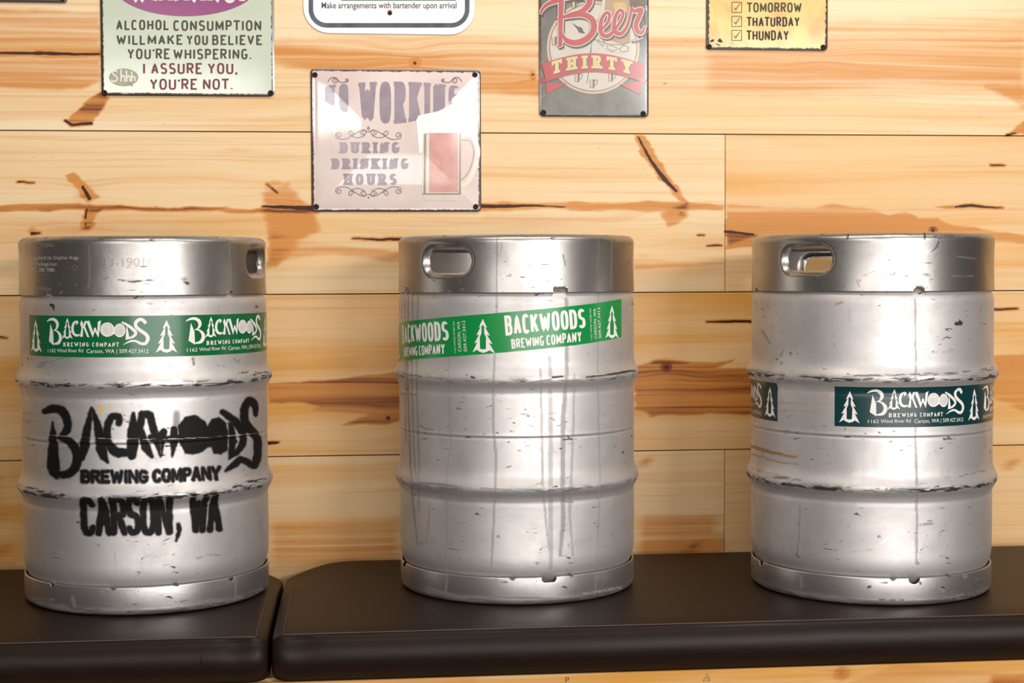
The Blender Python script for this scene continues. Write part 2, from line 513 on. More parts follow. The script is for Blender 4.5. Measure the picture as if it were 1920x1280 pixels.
HEART = [  # polygons of darker heartwood and stain in the planks: (points, strength, softness)
 ([(505, 70), (700, 62), (1000, 75), (1330, 62), (1560, 32), (1925, 40), (1925, 182), (1500, 186), (1200, 178), (1000, 185), (760, 170), (600, 150), (505, 110)], .30, 14),
 ([(505, 85), (640, 95), (900, 110), (1010, 120), (1010, 175), (820, 160), (640, 140), (505, 120)], .25, 16),
 ([(1330, 90), (1700, 80), (1925, 70), (1925, 160), (1700, 150), (1500, 175), (1330, 170)], .14, 16),
 ([(-30, 10), (190, 20), (190, 100), (-30, 95)], .40, 10),
 ([(-30, 108), (190, 105), (190, 150), (150, 172), (-30, 164)], .42, 7),
 ([(-30, 96), (190, 98), (190, 107), (-30, 106)], .9, 3),
 ([(190, 170), (205, 184), (182, 215), (170, 230), (130, 234), (122, 227), (150, 198)], 1.05, 3),
 ([(1888, 254), (1912, 232), (1930, 215), (1930, 254)], .85, 5),
 ([(1850, 160), (1925, 165), (1925, 215), (1895, 190)], .35, 8),
 ([(-10, 383), (150, 381), (300, 389), (600, 391), (600, 399), (300, 397), (150, 393), (-10, 396)], .9, 3),
 ([(-10, 398), (600, 400), (600, 420), (300, 425), (150, 440), (-10, 430)], .25, 12),
 ([(490, 360), (540, 340), (590, 398), (600, 430), (560, 450), (520, 500), (500, 500), (500, 440)], .5, 10),
 ([(505, 440), (755, 470), (755, 492), (600, 478), (505, 490)], .42, 8),
 ([(380, 285), (440, 275), (560, 290), (560, 300), (440, 295), (380, 300)], .25, 8),
 ([(120, 330), (135, 320), (185, 372), (165, 380)], .6, 4), ([(150, 430), (165, 390), (190, 390), (165, 432)], .85, 4),
 ([(890, 381), (1000, 380), (1280, 378), (1358, 384), (1358, 393), (1270, 397), (1000, 393), (890, 398)], .62, 4),
 ([(905, 398), (1100, 400), (1230, 395), (1180, 420), (1000, 425), (905, 418)], .25, 10),
 ([(1188, 254), (1207, 254), (1265, 345), (1290, 380), (1268, 374), (1236, 335), (1202, 290)], .72, 4),
 ([(1240, 400), (1290, 380), (1290, 410), (1250, 425)], .5, 6),
 ([(1190, 495), (1358, 492), (1358, 498), (1190, 505)], .4, 5),
 ([(1361, 384), (1460, 387), (1530, 386), (1565, 381), (1600, 388), (1640, 392), (1665, 403), (1695, 395), (1720, 409), (1760, 407), (1790, 422), (1925, 440), (1925, 456), (1800, 452), (1650, 450), (1410, 445), (1361, 460)], .5, 4),
 ([(1361, 432), (1420, 440), (1420, 462), (1361, 467)], .75, 3),
 ([(1750, 387), (1790, 386), (1820, 383), (1885, 390), (1820, 392), (1775, 393)], .9, 3),
 ([(500, 718), (620, 712), (755, 698), (755, 785), (730, 795), (700, 796), (640, 797), (690, 779), (650, 775), (585, 768), (600, 760), (560, 753), (500, 756)], .86, 3),
 ([(1190, 688), (1235, 674), (1262, 673), (1300, 680), (1340, 679), (1378, 674), (1340, 690), (1410, 688), (1410, 776), (1300, 778), (1220, 780), (1210, 774), (1190, 770)], .86, 3),
 ([(1855, 664), (1930, 658), (1930, 775), (1855, 745)], .52, 8),
 ([(-40, 690), (45, 684), (45, 700), (-40, 706)], .35, 8),
 ([(500, 976), (755, 972), (755, 1070), (500, 1070)], .40, 5),
 ([(1190, 972), (1270, 958), (1357, 962), (1357, 1070), (1190, 1070)], .42, 4),
 ([(1190, 1019), (1292, 1011), (1296, 1017), (1190, 1032)], 1.05, 2.5),
 ([(1300, 1018), (1340, 1015), (1300, 1030), (1280, 1060), (1265, 1055)], .7, 4),
 ([(-40, 900), (14, 885), (12, 990), (-40, 1000)], .45, 8), ([(-40, 1000), (45, 1000), (45, 1080), (-40, 1080)], .35, 8),
 ([(1680, 1240), (1925, 1262), (1925, 1290), (1560, 1290)], .3, 10), ([(520, 1262), (900, 1262), (900, 1290), (520, 1290)], .3, 12),
 ([(1860, 1266), (1925, 1262), (1925, 1290), (1850, 1290)], .8, 5),
]
CRACK = [  # dark checks and resin lines: points with half width
 [(-20, 99, 1.5), (90, 100, 2.5), (187, 102, 1.5)], [(492, 387, 1), (520, 388, 2.5), (590, 390, 4)], [(895, 386, 3.5), (930, 387, 3), (1000, 385, 1.5), (1060, 388, .6)],
 [(660, 447, .6), (700, 449, 1.4), (752, 448, 2)], [(33, 341, 1), (64, 342, .7)], [(1196, 257, 1.5), (1220, 300, 2.5), (1245, 335, 3.5), (1268, 358, 2)],
 [(1325, 603, .8), (1370, 602, 1.8), (1412, 602, 1.8)], [(1188, 864, 1.4), (1224, 860, .6)], [(1200, 947, 1), (1237, 947, .8)], [(1862, 580, 1.5), (1908, 578, .6)],
 [(1361, 889, 1.8), (1412, 889, 1.8)], [(1361, 434, 1.8), (1390, 437, 2), (1412, 440, 2)], [(1790, 388, .8), (1822, 385, 2), (1880, 390, .6)],
 [(503, 830, 3), (524, 829, .8)], [(1325, 460, .8), (1354, 460, 1)], [(1308, 441, .8), (1320, 441, .6)], [(1857, 309, .8), (1884, 310, .6)], [(1870, 875, .8), (1912, 874, 1.2)],
 [(1190, 1025, 1), (1290, 1014, .8)], [(122, 226, 2), (135, 234, 2), (172, 231, 2)], [(1888, 253, 1.5), (1905, 250, 1)], [(0, 632, 1), (14, 633, .5)],
 [(155, 350, 2), (168, 372, 3)], [(163, 392, 2), (160, 408, 1.5)], [(60, 438, 2), (75, 437, 1)], [(500, 345, 1), (520, 362, 1.5)],
]
KNOT = [(778, 118, 13, .7), (162, 362, 13, .8), (160, 420, 10, .8), (1277, 398, 9, .8), (728, 783, 11, .9), (1250, 688, 11, 1.3), (1750, 432, 10, .9), (1541, 108, 11, .35),
        (999, 140, 8, .8), (2, 1038, 13, 1.0), (1578, 1262, 14, .7), (515, 355, 20, .35), (2, 960, 16, .6), (740, 100, 12, .3), (1208, 478, 10, .2), (1000, 148, 5, .8), (60, 432, 8, .5)]

def wood_attrs(me, V, tone, seed):
    px, py = project(V)
    x, z = V[:, 0], V[:, 2]
    wx = px + 7 * (fbm(px / 60, py / 9, 3) - .5) * 2
    wy = py + 5 * (fbm(px / 45, py / 14, 5) - .5) * 2
    heart = np.zeros(len(V)); dark = np.zeros(len(V))
    for poly, s, soft in HEART:
        sd = poly_sd(wx, wy, poly)
        heart = np.maximum(heart, 0) + s * sstep(soft, -soft, sd) * (1 - .5 * np.clip(heart, 0, 1))
    for c in CRACK:
        d = seg_dist(px + 2 * (fbm(px / 12, py / 6, 9) - .5), py + 3 * (fbm(px / 14, py / 8, 8) - .5), c)
        dark = np.maximum(dark, np.clip(.62 - d / 6.0, 0, 1)); heart = np.maximum(heart, .8 * sstep(5, 0, d))
    ph = z + .010 * fbm(x * 1.6 + tone * 40, z * 3 + tone * 9, seed) + .004 * fbm(x * 6, z * 9, seed + 4)
    for kx, ky, kr, ks in KNOT:
        dx, dy = px - kx, (py - ky)
        d = np.hypot(dx * .85, dy) + 3 * (fbm(px / 9, py / 9, 12) - .5)
        heart = np.maximum(heart, ks * sstep(kr * 1.25, kr * .6, d))
        dark = np.maximum(dark, np.clip(ks, 0, 1) * np.maximum(sstep(kr * .55, kr * .15, d) * .9, .55 * sstep(kr * .25, 0, abs(d - kr))))
        q = (dx / (kr * 4.5)) ** 2 + (dy / (kr * 2.2)) ** 2
        ph = ph + .001 * kr * np.sign(dy) * np.exp(-q) * np.clip(np.abs(dy) / kr, 0, 1) * -1.0
        heart = np.maximum(heart, ks * .42 * np.exp(-((dx / (kr * 2.6)) ** 2 + (dy / (kr * 1.5)) ** 2)))
    # scattered small resin flecks, long along the grain
    fl = vnoise(px / 9, py / 3.2, 31); ar = fbm(px / 90, py / 60, 33)
    dark = np.maximum(dark, .7 * sstep(.94, .985, fl) * sstep(.52, .62, ar))
    set_attr(me, 'phase', ph); set_attr(me, 'heart', heart); set_attr(me, 'dark', dark)
    set_attr(me, 'tone', np.full(len(V), tone))

def plank(xs0, xs1, z0, z1, fine, y=0.0):
    """front grid of one plank with eased edges folded back; returns verts, faces"""
    def axis(a, b, st):
        n = max(2, int(round((b - a) / st)) + 1)
        c = np.linspace(a, b, n)
        return np.concatenate([[a - .0002, a - .0002], [a + .0006], c[1:-1], [b - .0006], [b + .0002, b + .0002]])
    X = axis(xs0, xs1, fine); Z = axis(z0, z1, fine * .62)
    if fine < .01:      # coarse beyond the part of the wall the bench stands against
        k = (X > -.80) & (X < 1.40); k[:4] = True; k[-4:] = True
        far = np.arange(len(X)) % 6 == 0
        X = X[k | far]
    XX, ZZ = np.meshgrid(X, Z)
    YY = np.full_like(XX, y)
    e = np.zeros_like(XX)
    for sl, dep in (((slice(None), 0), .009), ((slice(None), -1), .009), ((0, slice(None)), .009), ((-1, slice(None)), .009)):
        e[sl] = np.maximum(e[sl], dep)
    for sl in ((slice(None), 1), (slice(None), -2), (1, slice(None)), (-2, slice(None))):
        e[sl] = np.maximum(e[sl], .0008)
    YY = YY + e
    V = np.stack([XX, YY, ZZ], -1).reshape(-1, 3)
    f = grid_faces(len(X), len(Z))
    return V, f
zl = [wall_at(960, y)[2] for y in (249.5, 549.5, 849)]
hgt = (zl[0] - zl[2]) / 2
xs_a = wall_at(1359.5, 400)[0]; xs_b = wall_at(1358.5, 940)[0]
XL, XR = -1.7, 2.3
GAPZ = .0011
planks = []
def row(zb, zt, cuts, tones, seed):  # tones hold wood colour plus the light falloff painted down the wall
    c = [XL] + cuts + [XR]
    for i in range(len(c) - 1):
        planks.append((c[i] + (.0007 if i else 0), c[i + 1] - (.0007 if i < len(c) - 2 else 0), zb + GAPZ, zt - GAPZ, tones[i], seed + i))
row(zl[0], zl[0] + hgt, [], [.02], 1)
row(zl[0] + hgt, zl[0] + 2 * hgt, [-.3], [.3, .5], 5)
row(zl[0] + 2 * hgt, zl[0] + 3 * hgt, [.9], [.4, .2], 8)
row(zl[1], zl[0], [xs_a], [.30, .62], 11)
row(zl[2], zl[1], [wall_at(1640, 700)[0]], [.70, .72], 21)
row(zl[2] - hgt, zl[2], [wall_at(270, 940)[0], xs_b], [.95, .42, .66], 31)
row(zl[2] - 2 * hgt, zl[2] - hgt, [.5], [.7, .5], 41)
row(0.0, zl[2] - 2 * hgt, [], [.6], 51)
VV, FF, AT = [], [], {'phase': [], 'heart': [], 'dark': [], 'tone': []}
base = 0
def fake_attr(store):
    return None
for (a, b, z0, z1, tone, seed) in planks:
    vis = z1 > .7 and z0 < 1.4
    parts = []
    v, f = plank(a, b, z0, z1, .0036 if vis else .03)
    me_ = bpy.data.meshes.new('t'); me_.from_pydata(v.tolist(), [], [])
    wood_attrs(me_, v, tone, seed)
    for k in AT:
        arr = np.zeros(len(v), np.float32); me_.attributes[k].data.foreach_get('value', arr); AT[k].append(arr)
    bpy.data.meshes.remove(me_)
    VV.append(v); FF.append(f + base); base += len(v)
# solid backing of the wall
bk = np.array([(x, y, z) for x in (XL, XR) for y in (.008, .06) for z in (0, zl[0] + 3 * hgt)])
VV.append(bk); n0 = base
FB = np.array([(0, 1, 5, 4), (2, 6, 7, 3), (0, 2, 3, 1), (4, 5, 7, 6), (1, 3, 7, 5), (0, 4, 6, 2)]) + n0
for k in AT: AT[k].append(np.zeros(8, np.float32))
V = np.concatenate(VV); nf = sum(len(f) for f in FF)
Fc = np.concatenate(FF + [FB])
me = mesh_np('wall_back', V, Fc)
for k in AT: set_attr(me, k, np.concatenate(AT[k]))
wl = link('wall_back', me, [WOOD, DARK], None, False)
mi = np.zeros(len(Fc), np.int32); mi[nf:] = 1
me.polygons.foreach_set('material_index', mi)
tag(wl, kind='structure')

# ------------------------------------------------------------------ bench and cushions
LEA = leather_mat()
THREAD = paint_mat('seam_thread', rgb(74, 56, 46), .6)
Yf = seat_at(850, 1178)[1]                       # front seam of the cushions
ZB = SEAT - .0745
Yb = -.022
def cushion(name, x0, x1, top, label, left_round, right_round, skew=0.0):
    prof = []                                    # (depth fraction direction Y, Z) cross-section, counter clockwise seen from +X
    T = top - ZB
    n_top = 40
    sec = []
    for i in range(n_top + 1):                   # top, back to front
        t = i / n_top
        y = Yb - .018 + (Yf + .004 - Yb + .018) * t
        sec.append((y, top - .0025 * sstep(.93, 1, t)))
    r = .006
    for k in range(1, 5):
        a = k / 4 * math.pi / 2
        sec.append((Yf + .004 - r * math.sin(a), top - .0025 - r * (1 - math.cos(a))))
    yf = sec[-1][0]; zf = sec[-1][1]
    for k in range(1, 19):                       # bulging front face
        t = k / 18
        sec.append((yf - .013 * math.sin(math.pi * min(1, t * 1.02)) ** .8 + .004 * t, zf - (zf - ZB - .006) * t))
    sec += [(yf + .010, ZB), (yf + .05, ZB), (Yb - .02, ZB), (Yb - .004, ZB + .004), (Yb, ZB + .015), (Yb, top - .02), (Yb - .004, top - .009), (Yb - .010, top - .003)]
    sec = np.array(sec); ns = len(sec)
    X = np.concatenate([x0 + (1 - np.cos(np.linspace(0, math.pi / 2, 9))) * .028, np.linspace(x0 + .04, x1 - .04, 150), x1 - (1 - np.cos(np.linspace(math.pi / 2, 0, 9))) * .028])
    V = []
    yc, zc = (Yb + yf) / 2, (top + ZB) / 2
    for x in X:
        dl, dr = (x - x0) if left_round else 9, (x1 - x) if right_round else 9
        d = min(dl, dr)
        k = math.sqrt(max(0, 1 - (1 - min(d / .028, 1)) ** 2))
        S = sec.copy()
        inset = (1 - k) * .022
        S[:, 1] = S[:, 1] + inset * (.3 - .85 * np.clip((S[:, 1] - ZB) / (top - ZB), 0, 1))
        S[:, 0] = np.where(S[:, 0] < yc, S[:, 0] + inset * .7, S[:, 0])
        # the back corner by the gap is pulled in and sags
        cb = math.exp(-(d / .055) ** 2)
        bk_ = sstep(yc, Yb, S[:, 0])
        S[:, 0] -= .075 * cb * bk_
        S[:, 1] -= np.where(S[:, 1] > zc, .012 * cb * bk_, 0)
        # soft fullness of the foam and wrinkles near the ends of the front face
        fr = (S[:, 0] < Yf + .003) & (S[:, 1] < top - .006)
        S[:, 0] -= np.where(fr, .004 * (fbm(np.full(ns, x * 5), S[:, 1] * 12, 71) - .5), 0)
        S[:, 0] += np.where(fr, .006 * math.exp(-((d - .045) / .02) ** 2) * sstep(ZB, top, S[:, 1]), 0)
        tp = (S[:, 1] > top - .006)
        S[:, 1] += np.where(tp, -.0006 + 0 * S[:, 0], 0)
        for y, z in S: V.append((x, y + skew * (x - x0), z))
    V = np.array(V)
    f = grid_faces(ns, len(X), True)
    cap = [list(range(ns))[::-1], [(len(X) - 1) * ns + i for i in range(ns)]]
    loc = np.array([(x0 + x1) / 2, yc, ZB])
    me = mesh_np(name, V - loc, f.tolist() + cap)
    o = link(name, me, LEA)
    o.location = loc
    tag(o, label, 'cushion')
    # piping: seam ridge along the front top edge and around the ends
    def tube(nm, pts, r_, mat, par, lab=None):
        pts = [Vector(p) for p in pts]; vs = []; n = 8
        for i, p in enumerate(pts):
            d = (pts[min(i + 1, len(pts) - 1)] - pts[max(i - 1, 0)]).normalized()
            a = d.orthogonal().normalized() if abs(d.z) > .9 else d.cross(Vector((0, 0, 1))).normalized()
            b_ = d.cross(a)
            for k in range(n):
                an = 2 * math.pi * k / n
                vs.append(p + a * r_ * math.cos(an) + b_ * r_ * math.sin(an) - Vector(loc))
        q = link(nm, mesh_np(nm, [tuple(v) for v in vs], grid_faces(n, len(pts), True)), mat, par)
        if lab: q['label'] = lab
        return q
    iseam = n_top - 0
    pts = []
    for j in range(6 if left_round else 0, len(X) - (6 if right_round else 0), 1):
        p = V[j * ns + iseam]; pts.append((p[0], p[1] - .001, p[2] + .0004))
    tube('seam', pts, .0011, THREAD, o)
    for flag, j in ((left_round, 6), (right_round, len(X) - 7)):
        if flag:
            tube('seam', [V[j * ns + i] + np.array([0, 0, .0005]) for i in range(1, n_top + 1, 1)], .0011, THREAD, o)
    return o, tube, V, ns
xg0 = seat_at(501, 1190)[0]; xg1 = seat_at(509, 1187)[0]
cl, tube, Vc, ns = cushion('bench_cushion', -1.45, xg0, SEAT - .002, 'dark brown leatherette bench cushion at the left, under the spray-stencilled keg', False, True)
cr, _, _, _ = cushion('bench_cushion', xg1, 1.75, SEAT, 'long dark brown leatherette bench cushion under the middle and right kegs', True, False)
# upright seam in the front face of the left cushion
xv = seat_at(376, 1200)[0]
yv = float(Vc[:, 1].min()) - .0002
pts = [(xv + .001 * math.sin(i), yv + .013 * (abs(i - 5) / 5.0) ** 2 + .0015, SEAT - .012 - .005 * i) for i in range(0, 11)]
tube_o = cl
def tube_at(nm, pts, r_, mat, par):
    pts = [Vector(p) - root_loc(par) for p in pts]; vs = []; n = 8
    for i, p in enumerate(pts):
        d = (pts[min(i + 1, len(pts) - 1)] - pts[max(i - 1, 0)]).normalized()
        a = d.orthogonal().normalized(); b_ = d.cross(a)
        for k in range(n):
            an = 2 * math.pi * k / n
            vs.append(tuple(p + a * r_ * math.cos(an) + b_ * r_ * math.sin(an)))
    return link(nm, mesh_np(nm, vs, grid_faces(n, len(pts), True)), mat, par)
tube_at('seam', pts, .0012, LEA, cl)

bench = empty('bench', (0.1, (Yf + Yb) / 2, 0), 'built-in pine bench base running under the brown cushions', 'bench')
def box_mesh(x0, x1, y0, y1, z0, z1, name, mat, parent, bev=.002):
    bm = bmesh.new(); bmesh.ops.create_cube(bm, size=1)
    for v in bm.verts: v.co = Vector((x0 + (v.co.x + .5) * (x1 - x0), y0 + (v.co.y + .5) * (y1 - y0), z0 + (v.co.z + .5) * (z1 - z0))) - root_loc(parent)
    bmesh.ops.bevel(bm, geom=bm.edges[:], offset=bev, segments=2, affect='EDGES')
    me = bpy.data.meshes.new(name); bm.to_mesh(me); bm.free()
    for k, vv in (('phase', 0), ('heart', 0), ('dark', 0), ('tone', .5)):
        a = np.array([v.co.z if k == 'phase' else vv for v in me.vertices]); set_attr(me, k, a)
    return link(name, me, mat, parent, False)
box_mesh(-1.6, 2.0, Yf + .030, Yb, ZB - .02, ZB - .0008, 'seat_board', WOOD, bench)
v, f = plank(-1.6, 2.0, .02, ZB - .0012, .006, Yf + .006)
me = mesh_np('front_board', v - np.array(bench.location), f)
wood_attrs(me, v, .75, 77)
fb = link('front_board', me, WOOD, bench, False)
mod = fb.modifiers.new('thickness', 'SOLIDIFY'); mod.thickness = .018; mod.offset = -1
for xx in (-1.5, -.3, .9, 1.9):
    box_mesh(xx - .02, xx + .02, Yf + .03, Yb - .01, .0, ZB - .021, 'divider_board', WOOD, bench)
# printed lumber marks on the front board
INK = paint_mat('lumber_stamp_ink', rgb(70, 45, 25), .6)
Yp = Yf + .006
def panel_map(x, y, l): 
    p = wall_at(x, y, Yp); p[1] -= l; return p
A = Art()
A.add(ribbon([(1318, 1276), (1326, 1262), (1331, 1276), (1318, 1276)], 1.4, 1.4)).add(ribbon([(1323, 1273), (1328, 1268), (1330, 1275)], 1.2, 1.2))
A.build('stamp', bench, panel_map, [INK]); A = Art()
A.add(ribbon([(1061, 1280), (1061, 1270), (1066, 1270), (1066, 1274), (1061, 1275)], 1.4, 1.4))
A.build('stamp', bench, panel_map, [INK])

# ------------------------------------------------------------------ kegs
R = .2005
STEEL = steel_mat('blasted_steel', (.74, .705, .69, 1), .57, .9, .88)
STEEL_R = steel_mat('rim_steel', (.48, .45, .425, 1), .36, .9, .98)
STEEL_F = steel_mat('foot_steel', (.62, .59, .57, 1), .36, .95, .9)

def body_r(z, R):
    r = np.full(np.shape(z), R)
    # shoulder under the collar
    r = np.where(z > .480, R - .0075 * np.clip((z - .480) / .022, 0, 1) ** 2.2, r)
    # lower shoulder
    q = np.clip((.078 - z) / .048, 0, 1)
    r = np.where(z < .078, R - .026 * (1 - np.sqrt(np.clip(1 - q ** 2.2, 0, 1))), r)
    for zb in (.3625, .188):
        u = z - zb
        up = np.exp(-(np.clip(u, 0, 1) / .0140) ** 2.0)
        dn = np.exp(-(np.clip(-u, 0, 1) / .0125) ** 2.2)
        r = r + .0082 * np.where(u > 0, up, dn)
        r = r - .0007 * np.exp(-((u + .0235) / .004) ** 2)
    r = r - .0011 * np.exp(-((z - .268) / .0018) ** 2) + .0006 * np.exp(-((z - .2725) / .002) ** 2)
    return r

class Keg:
    def __init__(s, cx, ybase, label, z0=SEAT, R=R):
        P = seat_at(cx, ybase, z0)
        d = np.array([P[0] - CAM[0], P[1] - CAM[1]]); d /= np.hypot(*d)
        s.R = R
        s.c = np.array([P[0] + d[0] * (R - .008), P[1] + d[1] * (R - .008), z0])
        s.root = empty('keg', s.c, label, 'keg', 'steel beer kegs on the bench')
        # angle of the side facing the camera
        s.face = math.atan2(-d[0], d[1])          # phi with (sin, -cos)
    def uv(s, px, py, dr=0.0, far=False):
        d = ray(px, py); R_ = s.R + dr
        ox, oy = CAM[0] - s.c[0], CAM[1] - s.c[1]
        a = d[0] ** 2 + d[1] ** 2; b = ox * d[0] + oy * d[1]; c = ox * ox + oy * oy - R_ * R_
        disc = b * b - a * c
        if disc < 0: disc = 0.0
        t = (-b + (1 if far else -1) * math.sqrt(disc)) / a
        P = CAM + d * t
        return math.atan2(P[0] - s.c[0], -(P[1] - s.c[1])), P[2] - s.c[2]
    def pt(s, phi, z, lift=0.0):
        r = float(body_r(np.array(z), s.R)) + lift
        return np.array([s.c[0] + r * math.sin(phi), s.c[1] - r * math.cos(phi), s.c[2] + z])
    def px_map(s, dphi=0.0, dz=0.0, base=.0004):
        def f(x, y, l):
            a, z = s.uv(x, y)
            return s.pt(a + dphi, z + dz, base + l)
        return f
    def angles(s, nf, nb):
        lo, hi = s.face - math.radians(98), s.face + math.radians(98)
        return np.concatenate([np.linspace(lo, hi, nf, endpoint=False), np.linspace(hi, lo + 2 * math.pi, nb, endpoint=False)])
    def shell(s, name, rings, mat, cut=None, label=None, attrs=None, nf=360, nb=90, inner=None):
        """rings: list of (r, z); cut(phi, z)-> signed distance (m) of openings"""
        ph = s.angles(nf, nb); rr = np.array([q[0] for q in rings]); zz = np.array([q[1] for q in rings])
        PH, RR = np.meshgrid(ph, rr); _, ZZ = np.meshgrid(ph, zz)
        f = grid_faces(len(ph), len(rings), True)
        PH = PH.ravel(); RR = RR.ravel(); ZZ = ZZ.ravel()
        if cut is not None:
            act = RR > s.R - .008
            sd = np.where(act, cut(PH, ZZ), 1.0)
            # slide vertices just inside an opening onto its outline
            for it in range(3):
                near = (sd < 0) & (sd > -.004)
                e = 1e-4
                gx = (cut(PH + e / s.R, ZZ) - cut(PH - e / s.R, ZZ)) / (2 * e); gz = (cut(PH, ZZ + e) - cut(PH, ZZ - e)) / (2 * e)
                PH = np.where(near, PH - sd * gx / s.R, PH); ZZ = np.where(near, ZZ - sd * gz, ZZ)
                sd = np.where(act, cut(PH, ZZ), 1.0)
            keep = ~(sd[f] < -5e-4).any(1)
            f = f[keep]
            if inner is not None:
                si = np.where(act, inner(PH, ZZ), 1.0)
                RR = RR - .011 * np.clip(1 - np.clip(si, 0, 1) / .0105, 0, 1) ** 2.2
        V = np.stack([RR * np.sin(PH), -RR * np.cos(PH), ZZ], -1)
        used = np.zeros(len(V), bool); used[f.ravel()] = True
        idx = np.cumsum(used) - 1
        me = mesh_np(name, V[used], idx[f])
        W = V[used] + s.c
        px, py = project(W)
        for k in ('grime', 'rust', 'bead', 'bright'):
            a = np.zeros(len(W))
            if attrs and k in attrs: a = attrs[k](px, py, W - s.c, PH[used])
            set_attr(me, k, a)
        o = link(name, me, mat, s.root)
        if label: o['label'] = label
        return o

def stadium(kc, zc, hl, hh, kegR):
    def f(ph, z):
        x = ((ph - kc + math.pi) % (2 * math.pi) - math.pi) * kegR
        u = np.abs(x) - (hl - hh)
        return np.hypot(np.maximum(u, 0), z - zc) - hh
    return f
def rect_sd(kc, zc, hw, hh, kegR, rr=.002):
    def f(ph, z):
        x = ((ph - kc + math.pi) % (2 * math.pi) - math.pi) * kegR
        qx, qz = np.abs(x) - hw + rr, np.abs(z - zc) - hh + rr
        return np.hypot(np.maximum(qx, 0), np.maximum(qz, 0)) + np.minimum(np.maximum(qx, qz), 0) - rr
    return f

ZT, ZS = .592, .499     # rim top, collar seam
def build_keg(k, handles, hz, notch, foot_notch, attrs):
    R_ = k.R
    zs = np.concatenate([np.linspace(.030, .08, 40), np.linspace(.082, .150, 34)[:-1], np.linspace(.150, .225, 62), np.linspace(.227, .262, 16), np.linspace(.264, .275, 12), np.linspace(.277, .325, 22),
                         np.linspace(.327, .40, 62), np.linspace(.402, .478, 36), np.linspace(.480, .502, 18)])
    rings = [(.001, .028), (.10, .026)] + [(float(body_r(np.array(z), R_)), z) for z in zs] + [(R_ - .018, .512), (R_ - .05, .524), (R_ - .11, .532), (.001, .535)]
    k.shell('body', rings, STEEL, attrs=attrs)
    # top collar with hand holes
    hs = [stadium(h[0], h[1], hz[2], hz[3], R_) if isinstance(h, tuple) else stadium(h, hz[1], hz[2], hz[3], R_) for h in handles]
    ns_ = [n for n in notch]
    inner = lambda p, z: np.minimum.reduce([h(p, z) for h in hs])
    cut = lambda p, z: np.minimum.reduce([h(p, z) for h in hs] + [n(p, z) for n in ns_])
    cz = np.linspace(ZS, ZT - .013, 66)
    rg = [(R_ - .0045, ZS + .0002)] + [(R_ + .0005 - .0012 * math.sin((z - ZS) / (ZT - ZS) * math.pi) , z) for z in cz]
    for a in np.linspace(0, 180, 14)[1:]:
        rg.append((R_ + .0005 - .012 + .012 * math.cos(math.radians(a)), ZT - .012 + .012 * math.sin(math.radians(a))))
    rg += [(R_ - .0235, ZT - .018), (R_ - .020, ZT - .022)]
    o = k.shell('top_collar', rg, STEEL_R, cut, attrs=attrs, inner=inner, nf=420)
    mod = o.modifiers.new('thickness', 'SOLIDIFY'); mod.thickness = .0022; mod.offset = -1
    # foot ring
    fs = [n for n in foot_notch]
    fcut = (lambda p, z: np.minimum.reduce([n(p, z) for n in fs]))
    fz = np.linspace(.010, .0445, 26)
    rg = []
    for a in np.linspace(-180, 0, 12): rg.append((R_ - .0105 + .0095 * math.cos(math.radians(a)), .0098 + .0095 * math.sin(math.radians(a))))
    rg += [(R_ - .001 + .0008 * math.sin(q * 3), z) for q, z in zip(np.linspace(0, 1, 26), fz[1:])] + [(R_ - .0022, .0452), (R_ - .004, .0448)]
    o = k.shell('foot_ring', rg, STEEL_F, fcut, attrs=attrs, nf=420)
    mod = o.modifiers.new('thickness', 'SOLIDIFY'); mod.thickness = .0022; mod.offset = -1
    # valve neck in the well of the collar
    lathe('valve', [(.001, .545), (.020, .545), (.027, .541), (.028, .533), (.036, .533), (.036, .528)], 32, STEEL_R, k.root)

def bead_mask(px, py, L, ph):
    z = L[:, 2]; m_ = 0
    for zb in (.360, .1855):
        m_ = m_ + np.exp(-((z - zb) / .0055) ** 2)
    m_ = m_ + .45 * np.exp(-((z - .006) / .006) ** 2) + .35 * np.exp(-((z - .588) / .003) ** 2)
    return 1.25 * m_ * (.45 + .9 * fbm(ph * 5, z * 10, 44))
def strokes(px, py, L, lines, soft=1.2, jit=1.5, wear=True):
    jx = px + jit * 2 * (fbm(px / 10, py / 10, 51) - .5); jy = py + jit * 2 * (fbm(px / 10, py / 10, 52) - .5)
    wn = sstep(.38, .58, vnoise(px / 9, py / 2.2, 57))
    g = np.zeros(len(px))
    front = L[:, 1] < 0.05
    for pts, s_ in lines:
        d = seg_dist(jx, jy, pts)
        k_ = (.25 + .75 * wn) if wear and abs(pts[-1][0] - pts[0][0]) > abs(pts[-1][1] - pts[0][1]) else 1.0
        g = np.maximum(g, k_ * min(1, s_ * 1.35) * sstep(soft + .3, -soft * .6, d))
    return g * front

